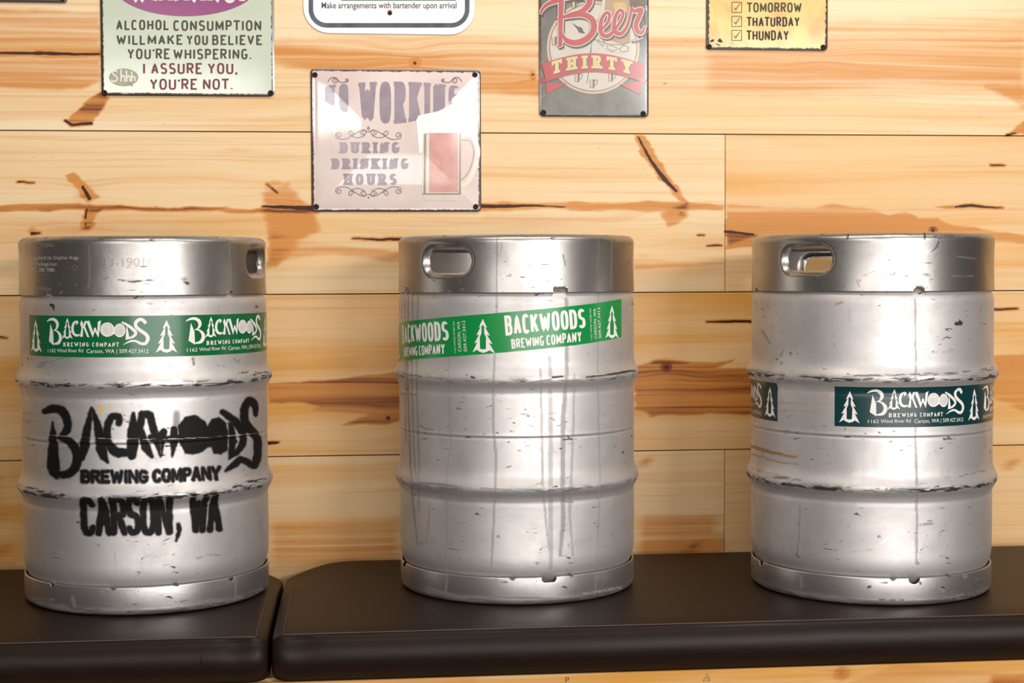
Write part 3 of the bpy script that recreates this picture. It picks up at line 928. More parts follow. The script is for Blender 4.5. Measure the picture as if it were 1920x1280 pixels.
# ---- left keg: stencilled in black
k1 = Keg(280, 1152, 'leftmost keg, with black spray-stencilled lettering below its green label', SEAT - .0015)
SC1 = [([(88, 500, 2.5), (92, 501, 2.5)], .0), ([(228, 525, 1), (250, 527, 1.6), (290, 525, .5)], .7), ([(345, 527, 1), (352, 530, 3.2)], .9), ([(328, 522, 2.5), (345, 522, 4), (352, 530, 2)], .35),
       ([(140, 500, 2.2), (142, 503, 2.2)], .85), ([(167, 460, .4), (168, 530, .5), (165, 540, .8)], .45), ([(70, 461, 2.5), (100, 460, 1)], .5), ([(76, 540, 4), (95, 542, 1.5)], .45), ([(95, 572, 3.5), (99, 572, 3.5), (101, 584, 1)], .9),
       ([(430, 450, .8), (433, 550, .8)], .35), ([(75, 685, 5), (110, 672, 3), (128, 670, 2)], .45), ([(362, 672, 2), (363, 684, 1.4)], .6), ([(440, 672, 1), (446, 680, 1.5), (452, 671, .8)], .5),
       ([(445, 702, 2), (460, 694, 4), (470, 702, 2)], .75), ([(480, 702, 6), (500, 700, 4)], .85), ([(60, 718, 3), (98, 724, 2.5), (140, 718, 1.5)], .8), ([(50, 912, 2), (80, 922, 3.5), (120, 928, 3)], .8),
       ([(440, 912, 4), (470, 905, 5), (498, 898, 3)], .75), ([(75, 1020, 1), (118, 1035, .8)], .35), ([(368, 1047, .8), (390, 1040, 1.4), (415, 1041, .8)], .45), ([(165, 737, 1), (182, 739, 1)], .5), ([(230, 737, 1), (280, 736, .8)], .4),
       ([(442, 1075, .6), (441, 1130, .8)], .4), ([(60, 1122, 1.5), (100, 1124, 1)], .4), ([(136, 1120, 2), (140, 1135, 2.5)], .5), ([(215, 1132, 2), (240, 1134, 2), (270, 1132, 1)], .5), ([(365, 1128, 1.5), (420, 1124, 2)], .45),
       ([(215, 1035, .4), (218, 1075, .4)], .3), ([(102, 1025, .5), (105, 1050, .5)], .3)]
YL1 = [([(43, 774, .8), (85, 777, 1.2), (135, 777, 1)], .45), ([(43, 788, .8), (100, 790, 1.6), (143, 790, 1)], .5), ([(132, 775, 2), (150, 780, 5), (142, 790, 2)], .25), ([(188, 762, 1.5), (189, 768, 3.4)], .0)]
at1 = {'grime': lambda px, py, L, ph: strokes(px, py, L, SC1), 'rust': lambda px, py, L, ph: strokes(px, py, L, YL1, wear=False), 'bead': bead_mask,
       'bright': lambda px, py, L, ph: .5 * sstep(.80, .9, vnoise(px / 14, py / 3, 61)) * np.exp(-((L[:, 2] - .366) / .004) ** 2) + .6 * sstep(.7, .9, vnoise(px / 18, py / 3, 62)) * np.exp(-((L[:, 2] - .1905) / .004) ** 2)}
def phi(k, x, y): return k.uv(x, y)[0]
h1 = phi(k1, 486, 497)
def half(k, x, y, zc, r): return rect_sd(phi(k, x, y), zc, r, r, k.R, r * .98)
build_keg(k1, [h1, h1 + math.pi], (0, .5525, .040, .0185), [half(k1, 433, 548, ZS, .0075), half(k1, 92, 548, ZS, .0065)],
          [half(k1, 434, 1075, .0452, .006), half(k1, 97, 1078, .0452, .0055)], at1)

# ---- middle keg: drip-streaked
k2 = Keg(970, 1134, 'middle keg, streaked with grey drips, its light green label slanting upward')
def drip(pts, s_=.30): return (pts, s_)
DR = [drip([(843, 545, 1), (842, 700, 1.2), (845, 830, 1.4), (836, 910, 1.3), (838, 970, 1.4), (836, 1050, 1.2)], .34), drip([(932, 440, 1), (931, 590, 1), (925, 720, 1.5), (924, 790, 2), (930, 860, 2), (928, 930, 2), (924, 1010, 2), (921, 1070, 1.4)], .34),
      drip([(1013, 690, 1.6), (1016, 800, 2), (1017, 900, 2), (1024, 980, 1.6), (1030, 1030, 1.2)], .28), drip([(1031, 670, 3.2), (1033, 800, 4), (1032, 920, 4), (1033, 1000, 4), (1033, 1065, 3)], .24), drip([(1062, 560, 3), (1063, 700, 3.2), (1056, 780, 4), (1055, 890, 4), (1056, 980, 3.6), (1050, 1040, 2.5)], .34),
      drip([(1077, 700, 1.5), (1075, 800, 2), (1071, 900, 2), (1068, 960, 2), (1074, 1040, 1.4)], .28), drip([(1122, 440, .8), (1121, 700, 1.2), (1123, 820, 1.6), (1125, 900, 1.4), (1122, 980, 1.4), (1120, 1060, 1)], .3), drip([(766, 545, 1), (764, 700, 1.2), (769, 860, 1.4), (774, 940, 1.4), (783, 1020, 1.2)], .42),
      drip([(774, 550, 1), (772, 720, 1.1), (777, 860, 1.2), (781, 900, 1)], .36), drip([(784, 550, 1), (781, 720, 1.2), (786, 860, 1.4), (785, 960, 1)], .36), drip([(760, 560, .8), (761, 830, 1)], .3), drip([(838, 1060, 1.5), (836, 1110, 1.2)], .28), drip([(930, 1080, 1.6), (929, 1120, 1.4)], .28),
      drip([(1118, 1065, 1.2), (1117, 1105, 1)], .2), drip([(1147, 440, .7), (1146, 540, .8)], .25), drip([(1016, 440, .7), (1014, 545, .8)], .2),
      ([(1056, 478, .8), (1060, 497, .6)], .5), ([(940, 455, .6), (940, 475, .6)], .3), ([(884, 706, 2), (890, 708, 1.4)], .9), ([(1036, 707, 2), (1056, 706, 1.4)], .8), ([(1100, 707, 1.5), (1140, 702, 2), (1190, 694, 2.4)], .75), ([(755, 700, 1), (790, 706, 1.4)], .6),
      ([(785, 905, 1.2), (830, 908, 2), (860, 912, 1)], .55), ([(900, 915, 1.4), (960, 918, 1)], .4), ([(787, 796, .8), (796, 803, 1), (812, 806, .5)], .6), ([(950, 877, .5), (958, 874, .7)], .6), ([(770, 926, .8), (780, 928, .6)], .6), ([(1060, 941, .6), (1074, 941, .6)], .6), ([(862, 981, 2), (880, 979, 1)], .3),
      ([(752, 738, .8), (780, 740, .8)], .5), ([(800, 1102, 1.5), (860, 1118, 1.6), (1050, 1122, 1.8)], .45), ([(1120, 985, .5), (1120, 990, .5)], .6), ([(1147, 995, .6), (1149, 1010, .6)], .4), ([(868, 1030, 6), (900, 1050, 5), (960, 1060, 3)], .10), ([(1070, 1020, 6), (1110, 1010, 4)], .10)]
RU2 = [([(806, 945, 1.6), (803, 990, 2), (799, 1016, 1)], .5), ([(786, 1020, 1.5), (799, 1016, .8)], .6)]
at2 = {'grime': lambda px, py, L, ph: strokes(px, py, L, DR, 1.0, 1.2, False), 'rust': lambda px, py, L, ph: strokes(px, py, L, RU2, wear=False), 'bead': lambda a, b, c, d: .6 * bead_mask(a, b, c, d),
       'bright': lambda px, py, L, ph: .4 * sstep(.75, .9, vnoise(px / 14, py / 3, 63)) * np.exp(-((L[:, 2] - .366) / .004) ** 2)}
h2 = phi(k2, 833, 495)
nA = phi(k2, 1051, 545); fA = phi(k2, 1030, 1080)
build_keg(k2, [h2, h2 + math.pi], (0, .5505, .0455, .0195), [rect_sd(nA, ZS, .0125, .0105, k2.R), rect_sd(phi(k2, 763, 545), ZS, .010, .0105, k2.R)],
          [rect_sd(fA, .0452, .0125, .0085, k2.R), rect_sd(phi(k2, 757, 1050), .0452, .010, .0085, k2.R)], at2)

# ---- right keg
k3 = Keg(1629, 1134, 'rightmost keg, scuffed, with a dark teal label below its upper bead')
SC3 = [([(1716, 560, 1), (1717, 700, 1.6), (1718, 720, 1.5)], .34), ([(1716, 802, 1.6), (1718, 860, 2.2), (1719, 960, 1.8), (1718, 1055, 1.8)], .34), ([(1793, 607, 3.5), (1802, 606, 3.5), (1797, 600, 1)], .75), ([(1820, 608, 1.2), (1848, 606, 1.8)], .65),
       ([(1750, 660, 2), (1757, 660, 2)], .55), ([(1766, 661, 1.4), (1785, 658, 2.5), (1798, 657, 1.6)], .5), ([(1590, 440, 2), (1589, 448, 1)], .98), ([(1732, 433, 2.5), (1733, 447, 1.2), (1736, 442, .5)], .98), ([(1793, 481, .5), (1815, 483, .6), (1830, 484, .5)], .6),
       ([(1786, 517, .8), (1825, 517, .7)], .45), ([(1606, 524, .5), (1612, 538, .6)], .45), ([(1728, 512, 1.8), (1742, 516, 3)], .3), ([(1619, 517, .6), (1640, 508, .8)], .3), ([(1430, 620, 2), (1444, 644, 1.2)], .35), ([(1464, 667, 1.5), (1470, 655, 1)], .4), ([(1466, 680, 3)] * 2, .35),
       ([(1531, 545, .8), (1531, 660, 2.5)], .10), ([(1592, 580, 2), (1594, 600, 2)], .12), ([(1500, 948, .8), (1498, 1010, .8), (1494, 1042, 1.5)], .5), ([(1494, 1040, 3), (1497, 1043, 3)], .5), ([(1410, 693, 2), (1440, 700, 3), (1470, 703, 2)], .6),
       ([(1600, 704, 1), (1700, 703, 1.8), (1780, 700, 2.5), (1860, 692, 4)], .6), ([(1420, 880, 3), (1450, 892, 4), (1500, 901, 2)], .55), ([(1800, 893, 2), (1850, 880, 3)], .55), ([(1762, 950, 1), (1775, 954, 1)], .6), ([(1725, 983, 1.2), (1750, 982, 1)], .5), ([(1740, 977, 1), (1748, 976, 1)], .5),
       ([(1534, 820, 2.5), (1534, 850, 3)], .14), ([(1640, 760, 2)] * 2, 0), ([(1503, 1082, 1), (1503, 1100, 1.6)], .5), ([(1628, 1101, 2), (1632, 1100, 2)], .85), ([(1725, 1091, 1.4), (1727, 1094, 1.4)], .8), ([(1648, 1124, 1.6), (1710, 1124, 1.6)], .6), ([(1755, 1092, 1), (1768, 1108, 3)], .25), ([(1810, 1080, 4)] * 2, .25),
       ([(1640, 1030, .6), (1600, 1033, .8)], .3), ([(1840, 560, .8), (1850, 562, .8)], .5), ([(1790, 556, .8), (1812, 553, .8)], .5), ([(1810, 565, .8), (1824, 570, 1.6)], .4), ([(1780, 880, .6), (1781, 884, .6)], .3), ([(1845, 955, 6), (1860, 960, 8)], .15)]
RU3 = [([(1408, 836, 2.4), (1440, 846, 3.2), (1470, 853, 2.6), (1492, 856, 2)], .55), ([(1408, 850, .8), (1460, 866, .8), (1500, 871, .6)], .5), ([(1460, 755, 1), (1556, 757, 1)], .35), ([(1462, 770, .8), (1555, 772, .8)], .35), ([(1522, 738, 1.2), (1555, 740, 1)], .4), ([(1568, 570, 2), (1580, 566, 1.2)], .45), ([(1440, 935, 3)] * 2, .15)]
at3 = {'grime': lambda px, py, L, ph: strokes(px, py, L, SC3), 'rust': lambda px, py, L, ph: np.minimum(1, 1.3 * strokes(px, py, L, RU3, wear=False)), 'bead': bead_mask,
       'bright': lambda px, py, L, ph: strokes(px, py, L, [([(1558, 462, .6), (1575, 470, 1.2), (1570, 460, .5)], .7), ([(1740, 475, 1), (1757, 462, 2), (1762, 445, 1.4)], .7), ([(1632, 507, .6), (1690, 498, 1)], .5), ([(1560, 824, .8), (1567, 850, 1)], .7), ([(1563, 945, 1.5)] * 2, .8), ([(1563, 630, 2)] * 2, .8), ([(1566, 647, 2)] * 2, .8), ([(1651, 1018, .6), (1665, 1010, .8)], .6), ([(1555, 1090, .6), (1566, 1101, .6)], .6)])}
h3 = phi(k3, 1508, 490)
build_keg(k3, [h3, (k3.uv(1545, 500, 0, True)[0], .538)], (0, .551, .045, .0185), [half(k3, 1723, 540, ZS, .0095), half(k3, 1419, 540, ZS, .006)],
          [half(k3, 1715, 1070, .0452, .0095), half(k3, 1426, 1045, .0452, .007)], at3)

# ------------------------------------------------------------------ keg labels
WHITE = paint_mat('label_white', rgb(232, 228, 224), .4, var=.03)
RINGS = paint_mat('log_ring_grey', rgb(150, 160, 156), .4, var=.03)
GREEN1 = paint_mat('label_green', rgb(0, 96, 50), .3, var=.04, coat=.2)
GREEN2 = paint_mat('label_bright_green', rgb(4, 134, 60), .3, var=.03, coat=.2)
TEAL = paint_mat('label_teal', rgb(2, 52, 54), .3, var=.05, coat=.2)
KS = 8.727
def lg(pts): return [(80 + p[0] / KS, 585 + p[1] / KS) + ((p[2] / KS,) if len(p) > 2 else ()) for p in pts]
def tree(cx, top, bot, hw, bottle=0):
    """pine with a bottle-shaped slot: two half outlines so the slot is a true gap"""
    H = bot - top
    rt = [(0, 0), (.36, .26), (.20, .245), (.60, .49), (.34, .465), (.80, .73), (.52, .70), (1.0, 1.0), (.55, .915), (.34, .965)]
    bt = [(0, 1.0), (.0, .90), (.26, .88), (.28, .55), (.12, .42), (.12, .22), (0, .18)]
    out = []
    for sg in (-1, 1):
        pl = [(cx + sg * hw * x, top + H * y) for x, y in rt] + [(cx + sg * hw * x, top + H * y) for x, y in bt]
        out += fill(pl)
    return out
def logo():
    P = []
    P += fill(lg([(134, 186), (150, 240), (178, 330), (186, 545), (108, 474)]))
    P += ribbon(smooth_pts(lg([(72, 158, 4), (120, 124, 34), (180, 116, 44), (232, 155, 48), (248, 220, 42), (222, 280, 26), (180, 298, 8)])), 1, 1)
    P += ribbon(smooth_pts(lg([(178, 297, 6), (240, 312, 25), (288, 372, 45), (294, 440, 50), (258, 505, 48), (180, 520, 18)])), 1, 1)
    a = lg([(395, 92), (500, 438)])
    P += tree(80 + 408 / KS, a[0][1], a[1][1], 88 / KS)
    P += ribbon(smooth_pts(lg([(552, 205, 14), (572, 165, 34), (545, 155, 30), (508, 190, 38), (492, 270, 40), (512, 350, 42), (560, 380, 40), (612, 368, 20)])), 1, 1)
    P += fill(lg([(640, 130), (616, 190), (640, 262), (612, 402), (662, 402), (664, 262), (670, 190)]))
    P += fill(lg([(728, 140), (690, 146), (660, 262), (690, 262)]))
    P += fill(lg([(676, 262), (732, 405), (768, 412), (700, 238)]))
    P += fill(lg([(718, 152), (766, 138), (832, 330), (846, 258), (872, 252), (896, 330), (906, 160), (958, 132), (916, 420), (858, 312), (822, 416)]))
    P += fill(lg(ellipse(1060, 285, 116, 118, 40)))
    P += fill(lg(ellipse(1262, 298, 94, 112, 40)))
    P += fill(lg([(1100, 180), (1190, 260), (1190, 350), (1130, 380)]))
    P += ribbon(smooth_pts(lg([(1295, 160, 26), (1400, 220, 46), (1495, 295, 50), (1525, 350, 48), (1470, 405, 40), (1362, 444, 16)])), 1, 1)
    P += fill(lg([(1372, 215), (1392, 270), (1420, 410), (1358, 455)]))
    P += ribbon(smooth_pts(lg([(1690, 185, 56), (1640, 130, 54), (1580, 122, 54), (1525, 172, 56), (1532, 240, 56), (1600, 300, 56), (1690, 365, 58), (1722, 435, 60), (1680, 512, 50), (1600, 510, 46), (1520, 472, 36), (1430, 478, 30), (1315, 535, 4)])), 1, 1)
    P += caps('BREWING COMPANY', 80 + 340 / KS, 80 + 1252 / KS, 585 + 495 / KS, 585 + 562 / KS, 1.5, 1.2, serif=.9, space=.3, word=.7, sh=.9)
    P += sans('1162 Wind River Rd', 80 + 92 / KS, 80 + 665 / KS, 585 + 595 / KS, 585 + 656 / KS, .0)
    P += sans('Carson, WA | 509.427.3412', 80 + 722 / KS, 80 + 1732 / KS, 585 + 600 / KS, 585 + 668 / KS, .0)
    Rr = []
    for cx, cy, r in ((1060, 285, 1.0), (1262, 298, .86)):
        for q in (88, 68, 48, 30, 14):
            e = lg(ellipse(cx + random.uniform(-6, 6), cy + random.uniform(-6, 6), q * r, q * r * 1.05, 28))
            Rr += ribbon(e + [e[0]], .55, .55)
    return P, Rr
LOGO, LRINGS = logo()

def strip_mesh(name, k, a0, a1, z0f, z1f, mat, lift=.0003, label=None):
    n = 90; V = []
    A_ = np.linspace(a0, a1, n); rows = 40
    for j in range(rows):
        for a in A_:
            z = z0f(a) + (z1f(a) - z0f(a)) * j / (rows - 1)
            V.append(k.pt(a, z, lift) - k.c)
    me = mesh_np(name, V, grid_faces(n, rows))
    o = link(name, me, mat, k.root)
    if label: o['label'] = label
    return o
# left keg
zt1 = k1.uv(270, 591.7)[1]; zb1 = k1.uv(270, 669.2)[1]
aL = phi(k1, 56, 630)
lab1 = strip_mesh('label', k1, aL, k1.face + math.radians(105), lambda a: zb1, lambda a: zt1, GREEN1, label='green adhesive label wrapped under the collar')
pitch = phi(k1, 347.3, 630) - phi(k1, 88.3, 630)
zc1 = (zt1 + zb1) / 2
A = Art()
for j in (0, 1):
    dphi = j * pitch
    def sh(x, y, d=dphi):
        return (x, y)
    a_ = Art(); a_.add(LOGO, 1, 0); a_.add(LRINGS, 2, 1)
    a_.build('lettering', lab1, k1.px_map(dphi, 0, .0005), [WHITE, RINGS], step=9)
for j in (-1, 0, 1):
    a_ = Art(); a_.add(tree(312, 599.6, 661, 20.3), 1, 0)
    a_.build('tree_emblem', lab1, k1.px_map(j * pitch, 0, .0005), [WHITE], step=9)
# right keg: same print in dark teal, under the upper bead
zt3 = k3.uv(1640, 725.6)[1]; zb3 = k3.uv(1640, 800.6)[1]
sc3 = (zt3 - zb3) / (zt1 - zb1)
a_main = phi(k3, 1565, 760); a_rem = phi(k3, 1458, 755)
lab3 = strip_mesh('label', k3, a_main, k3.face + math.radians(105), lambda a: zb3, lambda a: zt3, TEAL, label='dark teal adhesive label')
lab3b = strip_mesh('label', k3, k3.face - math.radians(105), a_rem, lambda a: zb3, lambda a: zt3, TEAL, label='far end of the dark teal label')
B0 = phi(k1, 88.3, 630)
def k3_map(a_ref, b_ref):
    def f(x, y, l):
        a, z = k1.uv(x, y)
        return k3.pt(b_ref + (a - a_ref) * sc3 * .97, zb3 + (z - zb1) * sc3, .0005 + l)
    return f
tr0 = phi(k1, 312, 630)
t31 = phi(k3, 1593, 760); t32 = phi(k3, 1444, 755); l31 = phi(k3, 1625, 760)
pit3 = pitch * sc3 * .97
for par, ref_t, js in ((lab3, t31, (0, 1)), (lab3b, t32, (0,))):
    for j in js:
        a_ = Art(); a_.add(tree(312, 599.6, 661, 20.3), 1, 0)
        a_.build('tree_emblem', par, k3_map(tr0, ref_t + j * pit3), [WHITE], step=9)
for par, ref_b in ((lab3, l31), (lab3, l31 + pit3), (lab3b, l31 + (t32 - t31) - pit3)):
    a_ = Art(); a_.add(LOGO, 1, 0); a_.add(LRINGS, 2, 1)
    a_.build('lettering', par, k3_map(B0, ref_b), [WHITE, RINGS], step=9)
# middle keg: slanted, block letters
C7 = 3.3688
def c7(x, y): return (730 + x / C7, 420 + y / C7)
pA = k2.uv(*c7(1465, 472)); pB = k2.uv(*c7(1468, 712)); qA = k2.uv(*c7(480, 578)); qB = k2.uv(*c7(480, 830))
slT = (pA[1] - qA[1]) / (pA[0] - qA[0]); slB = (pB[1] - qB[1]) / (pB[0] - qB[0])
lab2 = strip_mesh('label', k2, k2.face - math.radians(105), pA[0], lambda a: pB[1] + (a - pA[0]) * slB, lambda a: pA[1] + (a - pA[0]) * slT, GREEN2, label='light green adhesive label stuck on at a slant')
u0 = k2.uv(*c7(588, 700)); u1 = k2.uv(*c7(1402, 612))
pd, pz = u1[0] - u0[0], u1[1] - u0[1]
T2 = []
q = quad_map(c7(725, 578), c7(1232, 533), c7(1240, 655), c7(735, 705))
T2 += caps('BACKWOODS', 0, 505, 0, 124, 19, 17, space=.13, maxseg=20, warp=lambda x, y, q=q: q(x / 505, y / 124))
q = quad_map(c7(768, 727), c7(1212, 675), c7(1214, 745), c7(774, 787))
T2 += caps('BREWING COMPANY', 0, 442, 0, 64, 10, 9.5, space=.16, word=.4, maxseg=20, warp=lambda x, y, q=q: q(x / 442, y / 64))
def vtext(text, xb, xt, y0, y1, col_w, bold):
    # reads upward: baseline on the right side
    q = quad_map(c7(xb - col_w, y0), c7(xt - col_w, y1), c7(xt, y1), c7(xb, y0))
    return sans(text, 0, 1, 0, 1, bold, warp=q)
T2 += vtext('1162 WIND RIVER RD', 1280, 1272, 731, 533, 10, -.005)
T2 += vtext('CARSON, WA', 1309, 1302, 722, 533, 17, .0)
T2 += vtext('509.427.3412', 1337, 1328, 720, 526, 16, .0)
TR2 = tree(c7(1404, 0)[0], c7(0, 512)[1], c7(0, 722)[1], 42 / C7)
for j in (0, -1):
    a_ = Art(); a_.add(T2, 1, 0); a_.build('lettering', lab2, k2.px_map(j * pd, j * pz, .0005), [WHITE], step=9)
tc = k2.uv(*c7(1404, 612)); tl = k2.uv(*c7(612, 700))
for j in (0, -1, -2):
    a_ = Art(); a_.add(TR2, 1, 0); a_.build('tree_emblem', lab2, k2.px_map(j * pd, j * pz, .0005), [WHITE], step=9)
# laser-etched maker lines
ETCH = paint_mat('etched_marking', rgb(205, 200, 192), .5, .3)
def collar_map(k):
    def f(x, y, l):
        a, z = k.uv(x, y); r = k.R + .0009 + l
        return np.array([k.c[0] + r * math.sin(a), k.c[1] - r * math.cos(a), k.c[2] + z])
    return f
a_ = Art()
a_.add(sans('supplied by Gopher Kegs', 58, 148, 479, 486, .0)).add(sans('gopherkegs.com', 58, 107, 491, 498, .0)).add(sans('952 380 7086', 60, 103, 502, 509, .0))
a_.build('maker_marking', k1.root, collar_map(k1), [ETCH], step=12)
DENT = paint_mat('stamped_number', rgb(172, 166, 158), .42, .9)
a_ = Art(); a_.add(sans('13-19016', 193, 288, 482, 499, -.012)); a_.build('serial_number', k1.root, collar_map(k1), [DENT], step=12)
a_ = Art(); a_.add(sans('Made in Germany for Gopher Kegs', 0, 1, 0, 1, 0, warp=quad_map((1092, 1110), (1164, 1097), (1165, 1102), (1093, 1115))))
a_.build('maker_marking', k2.root, collar_map(k2), [ETCH], step=12)

# ---- black stencil sprayed on the left keg
def stencil():
    S = 4.412
    def c6(p): return [(40 + q[0] / S, 730 + q[1] / S) + ((q[2] / S / 2,) if len(q) > 2 else ()) for q in p]
    def c8(p): return [(280 + q[0] / S, 730 + q[1] / S) + ((q[2] / S / 2,) if len(q) > 2 else ()) for q in p]
    polys = [c6([(258, 265), (235, 400), (215, 640), (240, 700), (302, 742), (316, 690), (302, 500), (285, 370)]),
             c8([(240, 300), (300, 230), (380, 215), (450, 260), (480, 310), (520, 250), (575, 232), (630, 280), (650, 380), (640, 500), (590, 530), (535, 525), (520, 470), (480, 470), (430, 515), (360, 532), (300, 520), (250, 430)])]
    lines = [smooth_pts(c6([(195, 180, 36), (270, 158, 58), (345, 185, 62), (385, 280, 58), (368, 350, 48), (312, 395, 18)])),
             smooth_pts(c6([(310, 395, 22), (400, 432, 58), (462, 530, 68), (450, 635, 66), (392, 695, 60), (312, 702, 46)])),
             c6([(582, 148, 8), (562, 250, 40), (540, 350, 56), (522, 470, 70), (500, 560, 50)]), c6([(584, 148, 8), (625, 270, 46), (652, 390, 74), (662, 480, 80), (680, 550, 62), (718, 605, 8)]),
             smooth_pts(c6([(806, 275, 46), (806, 228, 50), (745, 232, 48), (710, 320, 52), (715, 430, 58), (775, 512, 72), (850, 520, 60), (900, 520, 60)])),
             c6([(925, 200, 20), (930, 350, 96), (920, 470, 88), (915, 545, 60)]), c6([(1000, 205, 50), (975, 320, 60)]), c6([(985, 340, 50), (1030, 480, 66), (1075, 552, 26)]),
             c8([(-20, 205, 60), (5, 210, 50), (35, 320, 56), (60, 420, 46), (92, 555, 8)]), c8([(20, 400, 60), (60, 410, 60), (120, 350, 46)]), c8([(120, 360, 40), (110, 430, 30), (100, 545, 8)]), c8([(205, 330, 50), (205, 430, 60), (190, 555, 8)]), c8([(140, 410, 40), (250, 400, 50)]),
             smooth_pts(c8([(605, 188, 36), (680, 240, 52), (755, 318, 58), (778, 415, 48), (742, 495, 44), (662, 570, 10)])), c8([(672, 285, 30), (692, 420, 58), (668, 560, 20)]),
             smooth_pts(c8([(876, 205, 30), (872, 135, 48), (832, 95, 58), (790, 150, 58), (786, 250, 58), (832, 330, 64), (888, 400, 58), (896, 520, 58), (868, 622, 54), (805, 595, 44), (752, 580, 42), (702, 620, 46), (632, 672, 8)])),
             c8([(240, 1120, 30), (248, 1165, 30), (222, 1250, 8)])]
    soft = [(c8([(225, 200, 50), (225, 290, 60)]), .45)]
    def word(text, quad, tv, th, sp, wd=.5):
        lay, tot = layout(text, sp, wd); q = quad_map(*quad); out = []
        for ch, gx, w_ in lay:
            for st in GL[ch][0]:
                pp = []
                for p in st:
                    u = (gx + w_ * (.12 + .76 * p[0])) / tot; v_ = .08 + .84 * (1 - p[1])
                    x, y = q(u, v_); pp.append((x, y, tv))
                out.append(pp)
        return out
    lines += word('BREWING', (c6([(495, 672)])[0], c6([(1048, 668)])[0], c6([(1048, 768)])[0], c6([(500, 770)])[0]), 2.7, 1, .12)
    lines += word('COMPANY', (c8([(32, 666)])[0], c8([(585, 636)])[0], c8([(585, 742)])[0], c8([(32, 766)])[0]), 2.7, 1, .12)
    lines += word('CARSON', (c6([(500, 885)])[0], c8([(178, 868)])[0], c8([(180, 1205)])[0], c6([(508, 1212)])[0]), 5.4, 1, .08)
    lines += word('WA', (c8([(332, 862)])[0], c8([(580, 848)])[0], c8([(592, 1178)])[0], c8([(340, 1190)])[0]), 5.0, 1, .05)
    return polys, lines, soft
def build_stencil():
    polys, lines, soft = stencil()
    st = 1.15
    xs = np.arange(76, 496, st); ys = np.arange(736, 1022, st)
    XX, YY = np.meshgrid(xs, ys); X, Y = XX.ravel(), YY.ravel()
    d = np.full(X.shape, 50.0)
    for p in polys: d = np.minimum(d, poly_sd(X, Y, p))
    for l in lines: d = np.minimum(d, seg_dist(X, Y, l))
    al = sstep(5.4, -3.0, d + 3.0 * (fbm(X / 6, Y / 6, 81) - .5))
    for l, s_ in soft: al = np.maximum(al, s_ * sstep(7, -4, seg_dist(X, Y, l)))
    # worn off on the crown of the lower bead and on the weld line
    al *= 1 - .9 * sstep(.35, .6, vnoise(X / 9, Y / 2.5, 83)) * np.exp(-((Y - (928 - 10 * ((X - 271) / 220) ** 2)) / 5.0) ** 2)
    al *= 1 - .75 * np.exp(-((Y - (823 - 12 * ((X - 271) / 220) ** 2)) / 1.3) ** 2) * (vnoise(X / 12, Y, 84) > .35)
    V = np.zeros((len(X), 3))
    for i in range(len(X)):
        a, z = k1.uv(X[i], Y[i]); V[i] = k1.pt(a, z, .00025) - k1.c
    f = grid_faces(len(xs), len(ys))
    keep = (al[f] > .04).any(1); f = f[keep]
    used = np.zeros(len(V), bool); used[f.ravel()] = True; idx = np.cumsum(used) - 1
    me = mesh_np('stencil_lettering', V[used], idx[f]); set_attr(me, 'cover', al[used])
    mt, t, b = nt('black_spray_paint')
    n = noise(t, coords(t), 900, 2)
    c = attr(t, 'cover')
    a = smooth(t, math_(t, 'ADD', c, math_(t, 'MULTIPLY', math_(t, 'SUBTRACT', n, .5), .35)), .06, .96)
    t.links.new(a, b.inputs['Alpha'])
    b.inputs['Base Color'].default_value = (.006, .0055, .005, 1); b.inputs['Specular IOR Level'].default_value = .2; b.inputs['Roughness'].default_value = .6
    o = link('stencil_lettering', me, mt, k1.root)
    o['label'] = 'black spray-stencilled lettering'
build_stencil()
a_ = Art(); a_.add(fill(ellipse(189.5, 766, 3.2, 5.5, 14))).add(fill(ellipse(189, 776, 2.6, 1.6, 10))).add(fill([(206, 755), (207.5, 755), (206.5, 766)]))
a_.build('paint_spot', k1.root, k1.px_map(0, 0, .0004), [paint_mat('yellow_paint', rgb(232, 190, 10), .4)], label='yellow paint drops')

